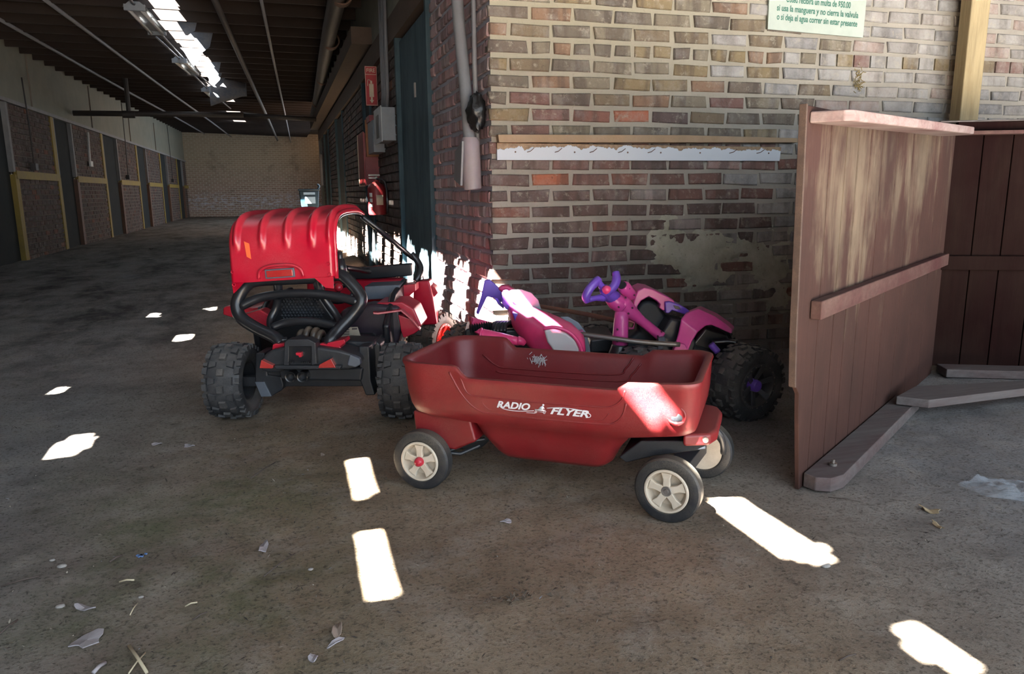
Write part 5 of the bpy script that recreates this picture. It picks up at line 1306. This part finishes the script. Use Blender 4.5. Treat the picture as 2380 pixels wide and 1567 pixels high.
# crossing pipe
cp = thing('cross_pipe', 'black iron pipe crossing the aisle from the left wall below the ceiling', 'pipe', (-3.4, 15.4, 2.4))
yq = 15.4; pA = onp(170, 263, (0, yq, 0), Vector((0, 1, 0))); pB_ = onp(566, 267, (0, yq, 0), Vector((0, 1, 0))); pC = onp(735, 278, (0, yq, 0), Vector((0, 1, 0)))
b = MB(); b.tube([pA, pB_], .048, 12); b.tube([pB_, pC], .042, 12); b.build('pipe', dkpipe, cp, smooth=180)
h_ = onp(300, 266, (0, yq, 0), Vector((0, 1, 0))); b = MB(); b.tube([h_, (h_.x, yq, 3.1)], .04, 8); b.build('hanger', dkpipe, cp)
b = MB(); b.tube([h_-Vector((.1, 0, 0)), h_+Vector((.1, 0, 0))], .065, 12); b.build('tee_fitting', dkpipe, cp)
# left wall fittings
wbk = thing('wall_bracket', 'white painted metal strip and square plate on a stall wall', 'bracket', (XL+.03, 16.3, 1.6))
t0 = onx(204, 308, XL+.05); t1 = onx(209, 378, XL+.05); b = MB(); b.tube([t0, t1], .022, 6); b.build('strip', whitecord, wbk); c = onx(212, 381, XL+.05); b = MB(); b.box(c, (.03, .20, .10)); b.build('plate', whitecord, wbk)
for (x0, y0_, x1, y1_, lb_) in ((50, 180, 80, 388, 'dark cord with a small outlet box on the first stall wall'), (282, 240, 298, 412, 'dark cord hanging to an outlet box between the second and third stall doors'), (388, 290, 402, 420, 'dark cord with an outlet box near the last stall door')):
    p = onx(x0, y0_, XL+.05); q = onx(x1, y1_, XL+.05); oc = thing('outlet_cord', lb_, 'cord', q)
    b = MB(); b.tube([p, p.lerp(q, .5)+Vector((0, .03, 0)), q], .010, 6, sub=3); b.build('cord', dkpipe, oc, smooth=180); b = MB(); b.box(q, (.07, .12, .10)); b.build('outlet_box', dkpipe, oc)
# trash bin at the far end
bd = 24.0; bc = onp(718, 450, (0, bd, 0), Vector((0, 1, 0))); bn = thing('wheeled_bin', 'dark blue wheeled rubbish bin standing against the end wall', 'bin', (bc.x, bd, 0))
X = bc.x; b = MB(); b.loft([[Vector((X-.22, bd-.2, .1)), Vector((X+.22, bd-.2, .1)), Vector((X+.22, bd+.25, .1)), Vector((X-.22, bd+.25, .1))], [Vector((X-.29, bd-.28, .98)), Vector((X+.29, bd-.28, .98)), Vector((X+.29, bd+.32, .98)), Vector((X-.29, bd+.32, .98))]]); b.build('bin_body', binm, bn, bevel=.02)
b = MB(); b.box((X, bd, 1.01), (.64, .66, .05)); b.build('lid', binm, bn, bevel=.015)
b = MB(); b.box((X, bd-.295, .90), (.34, .015, .07)); b.box((X+.02, bd-.29, .70), (.30, .015, .20)); b.build('pale_label', mat('pale_blue_label', (.35, .45, .52), .5), bn)
b = MB(); b.tube([(X+.27, bd+.2, 1.02), (X+.33, bd+.2, 1.12), (X+.27, bd+.2, 1.18)], .03, 8, sub=3); b.build('handle', binm, bn)
for s_ in (-1, 1): b = MB(); b.disc((X+s_*.26, bd+.22, .12), (1, 0, 0), .12, .06, 20); b.build('wheel', black_pl, bn)

# =================================================================== LITTER ON THE FLOOR
def fz(x, y): return floor_h(x, y)*flat(x, y)
def chip(px, py, w_, h_, m, label, cat, name, seed, curl=.006, dz=.002):
    c = onz(px, py, 0); rr = random.Random(seed); n = 14; vs = []; rot = rr.uniform(0, 6)
    for k in range(n):
        an = 2*math.pi*k/n; r = 1+rr.uniform(-.25, .2); x = w_*r*math.cos(an); y = h_*r*math.sin(an)
        vs.append(Vector((c.x+x*math.cos(rot)-y*math.sin(rot), c.y+x*math.sin(rot)+y*math.cos(rot), fz(c.x, c.y)+dz+curl*(.5+.5*math.sin(an*2+seed)))))
    b = MB(); cen = Vector((c.x, c.y, fz(c.x, c.y)+dz+curl*.3)); b.add([cen]+vs, [(0, k+1, (k+1) % n+1) for k in range(n)])
    return tag(b.build(name, m, smooth=0, solid=.0022), label, cat)
chip(203, 1490, .033, .024, greyleaf, 'largest pale grey bark flake on the floor, lower left', 'bark flake', 'bark_flake', 1)
chip(197, 1415, .026, .009, greyleaf, 'curled ragged bark strip just above the largest grey flake', 'bark flake', 'bark_flake', 2, .010)
chip(612, 1272, .030, .011, greyleaf, 'bluish-grey flake with straw, between the moss and the sun patches', 'bark flake', 'bark_flake', 3, .010)
chip(785, 1470, .028, .010, leafm, 'crumpled brown leaf scrap below the nearer sun patch', 'leaf', 'dry_leaf', 4, .012)
chip(780, 1498, .020, .006, greyleaf, 'thin grey flake under the crumpled leaf scrap', 'bark flake', 'bark_flake', 5)
chip(728, 1532, .012, .009, greyleaf, 'small pale flake at the bottom edge of the photo', 'bark flake', 'bark_flake', 6)
chip(2160, 1190, .030, .012, mat('tan_leaf', (.33, .25, .15), .8), 'tan folded leaf beside the plastic sheet on the right', 'leaf', 'dry_leaf', 7, .014)
chip(2180, 1228, .024, .008, mat('tan_leaf', (.33, .25, .15), .8), 'narrow tan leaf just below the folded one', 'leaf', 'dry_leaf', 8, .008)
chip(440, 1035, .020, .012, greyleaf, 'grey flake on the floor left of the red wagon, nearer the buggy', 'bark flake', 'bark_flake', 9)
chip(365, 1033, .018, .010, greyleaf, 'small grey flake left of its larger twin below the buggy', 'bark flake', 'bark_flake', 10)
chip(1175, 1217, .016, .010, greyleaf, 'small grey flake on the sand below the red wagon', 'bark flake', 'bark_flake', 12)
chip(750, 1055, .012, .008, leafm, 'tiny brown leaf beside the upper sun patch', 'leaf', 'dry_leaf', 13)
def stone(px, py, r, label, seed):
    c = onz(px, py, 0); vs = []; rr = random.Random(seed); b = MB()
    for i in range(8):
        for j in range(12):
            th = math.pi*i/7; ph = 2*math.pi*j/12; q = 1+.25*noise.noise(Vector((math.cos(ph)*2+seed, math.sin(ph)*2, math.cos(th)*2)))
            vs.append(Vector((c.x+r*q*math.sin(th)*math.cos(ph), c.y+r*.8*q*math.sin(th)*math.sin(ph), fz(c.x, c.y)+r*.4*q*math.cos(th)+r*.25)))
    b.add(vs, [(i*12+j, i*12+(j+1) % 12, (i+1)*12+(j+1) % 12, (i+1)*12+j) for i in range(7) for j in range(12)])
    tag(b.build('pebble', stonem, smooth=60), label, 'pebble')
stone(145, 1322, .011, 'larger greenish pebble left of the mossy ground', 1); stone(140, 1409, .010, 'pale pebble beside the curled bark strip', 2); stone(722, 1325, .007, 'small grey pebble near the two sun patches', 3); stone(328, 1388, .006, 'tiny pebble on the mossy ground', 4); stone(122, 1307, .007, 'small yellowish pebble beside the larger greenish one', 5)
stone(1918, 1322, .013, 'brown clod at the lower tip of the long sun patch', 6)
def straw(p, q, r, m, label, name='straw', cat='straw'):
    a = onz(*p); c = onz(*q); a.z = fz(a.x, a.y)+r; c.z = fz(c.x, c.y)+r+.003; b = MB(); b.tube([a, a.lerp(c, .5)+Vector((0, 0, .003)), c], r, 6); tag(b.build(name, m, smooth=180), label, cat)
straw((300, 1505), (342, 1572), .0032, strawm, 'thickest pale straw stalk at the bottom edge')
straw((338, 1520), (300, 1575), .0016, strawm, 'thin straw crossing the thickest stalk'); straw((245, 1547), (218, 1575), .004, greyleaf, 'flat grey splinter at the bottom edge', 'splinter', 'splinter')
straw((430, 1408), (459, 1403), .0018, strawm, 'short bright straw on the mossy ground'); straw((278, 1356), (313, 1356), .0022, strawm, 'short straw pair left of the blue scrap'); straw((302, 1430), (320, 1405), .0013, strawm, 'thin straw right of the curled bark strip')
straw((613, 1340), (686, 1288), .0014, twigm, 'long thin twig near the bluish flake', 'twig', 'twig'); straw((255, 1312), (285, 1299), .003, twigm, 'dark twig left of the blue scrap', 'twig', 'twig'); straw((448, 1441), (482, 1428), .0018, twigm, 'slim dark twig below the short bright straw', 'twig', 'twig')
straw((2, 1368), (92, 1350), .0022, twigm, 'dark root-like twig at the left edge', 'twig', 'twig'); straw((0, 1473), (42, 1445), .002, twigm, 'twig at the left edge lower down', 'twig', 'twig')
straw((582, 1115), (640, 1075), .0016, twigm, 'thin twig between the buggy and the mossy ground', 'twig', 'twig'); straw((1925, 1157), (2005, 1170), .0012, twigm, 'long thin stalk beside the wooden panel foot', 'twig', 'twig'); straw((1950, 1540), (1988, 1528), .0016, twigm, 'thin brown twig left of the lower right sun patch', 'twig', 'twig')
c = onz(330, 1296); b = MB(); rr4 = random.Random(6)
for i in range(10): b.box((c.x+rr4.gauss(0, .006), c.y+rr4.gauss(0, .004), fz(c.x, c.y)+.004), (.006, .004, .003), Matrix.Rotation(rr4.uniform(0, 3), 3, 'Z'))
tag(b.build('blue_scrap', mat('blue_scrap_plastic', (.12, .22, .45), .5), smooth=0), 'tiny crumpled blue scrap on the dirt', 'scrap')
# clump of dead leaves
cl = MB(); rl = random.Random(9); cc = onz(1205, 1398)
for i in range(46):
    x = cc.x+rl.gauss(0, .032); y = cc.y+rl.gauss(0, .011); z = fz(x, y)+rl.uniform(.001, .014); an = rl.uniform(0, 6); s_ = rl.uniform(.006, .016)
    cl.add([(x, y, z), (x+s_*math.cos(an), y+s_*math.sin(an), z+rl.uniform(-.002, .010)), (x+s_*math.cos(an+.8)*.7, y+s_*math.sin(an+.8)*.7, z+.004)], [(0, 1, 2)])
tag(cl.build('leaf_clump', mat('dead_leaf_brown', (.10, .075, .055), .9), smooth=0, solid=.001, kind='stuff'), 'clump of dead brown leaves on the sand below the wagon', 'leaf clump')
# crumbs of straw, chips and grit that nobody could count
cr_ = MB(); rs = random.Random(21)
for i in range(2600):
    if i % 3: x = rs.uniform(-2.2, 3.2); y = rs.uniform(.7, 4.2)
    else: x = rs.uniform(-1.6, .1); y = rs.uniform(.8, 3.5)
    if x > .97 and y > 3.4: continue
    if min(abs(x-a)+abs(y-b_) for a, b_ in FEET) < .06: continue
    z = fz(x, y); an = rs.uniform(0, 6.3); l = rs.uniform(.002, .009)*(2 if rs.random() < .12 else 1); w_ = rs.uniform(.0008, .0022)
    dx, dy = math.cos(an)*l, math.sin(an)*l; nx, ny = -math.sin(an)*w_, math.cos(an)*w_
    cr_.add([(x-dx, y-dy, z-.001), (x+nx, y+ny, z+.0015), (x+dx, y+dy, z+rs.uniform(0, .004)), (x-nx, y-ny, z+.002)], [(0, 1, 3), (1, 2, 3)])
cm, nt, bs = _base('mixed_litter'); g = nt.nodes.new('ShaderNodeNewGeometry')
nt.links.new(_ramp(nt, g.outputs['Random Per Island'], [(0, (.05, .04, .035)), (.55, (.12, .10, .085)), (.75, (.28, .24, .19)), (.9, (.42, .38, .31)), (.96, (.33, .34, .37))], 'CONSTANT'), bs.inputs['Base Color']); bs.inputs['Roughness'].default_value = .9
q = cr_.build('litter', cm, smooth=0, kind='stuff'); tag(q, 'fine scattered straw bits, chips and grit all over the dirt floor', 'litter')
# plastic sheet
ps = MB()
def psf(u, v):
    w1 = .012*noise.noise(Vector((v*4, 1, 3))); w2 = .012*noise.noise(Vector((u*4, 5, 3)))
    x = 1.93+u*.30+w1; y = 1.60-u*.16+(v-.5)*(.10+.20*u)+w2
    e = min(u, v, 1-v)*7; e = max(0, min(1, e)); n = noise.noise(Vector((x*22, y*22, 7))); n2_ = noise.noise(Vector((x*55, y*48, 2)))
    return Vector((x, y, .006+e*(.014+.030*abs(n)+.012*abs(n2_))))
ps.grid(psf, 70, 60); tag(ps.build('plastic_sheet', film, smooth=30), 'crumpled clear plastic film on the floor at the right edge', 'plastic film')
# far left floor item near the buggy
chip(352, 583, .03, .02, twigm, 'small dark clod on the aisle floor left of the buggy roof', 'clod', 'dirt_clod', 14, .02)
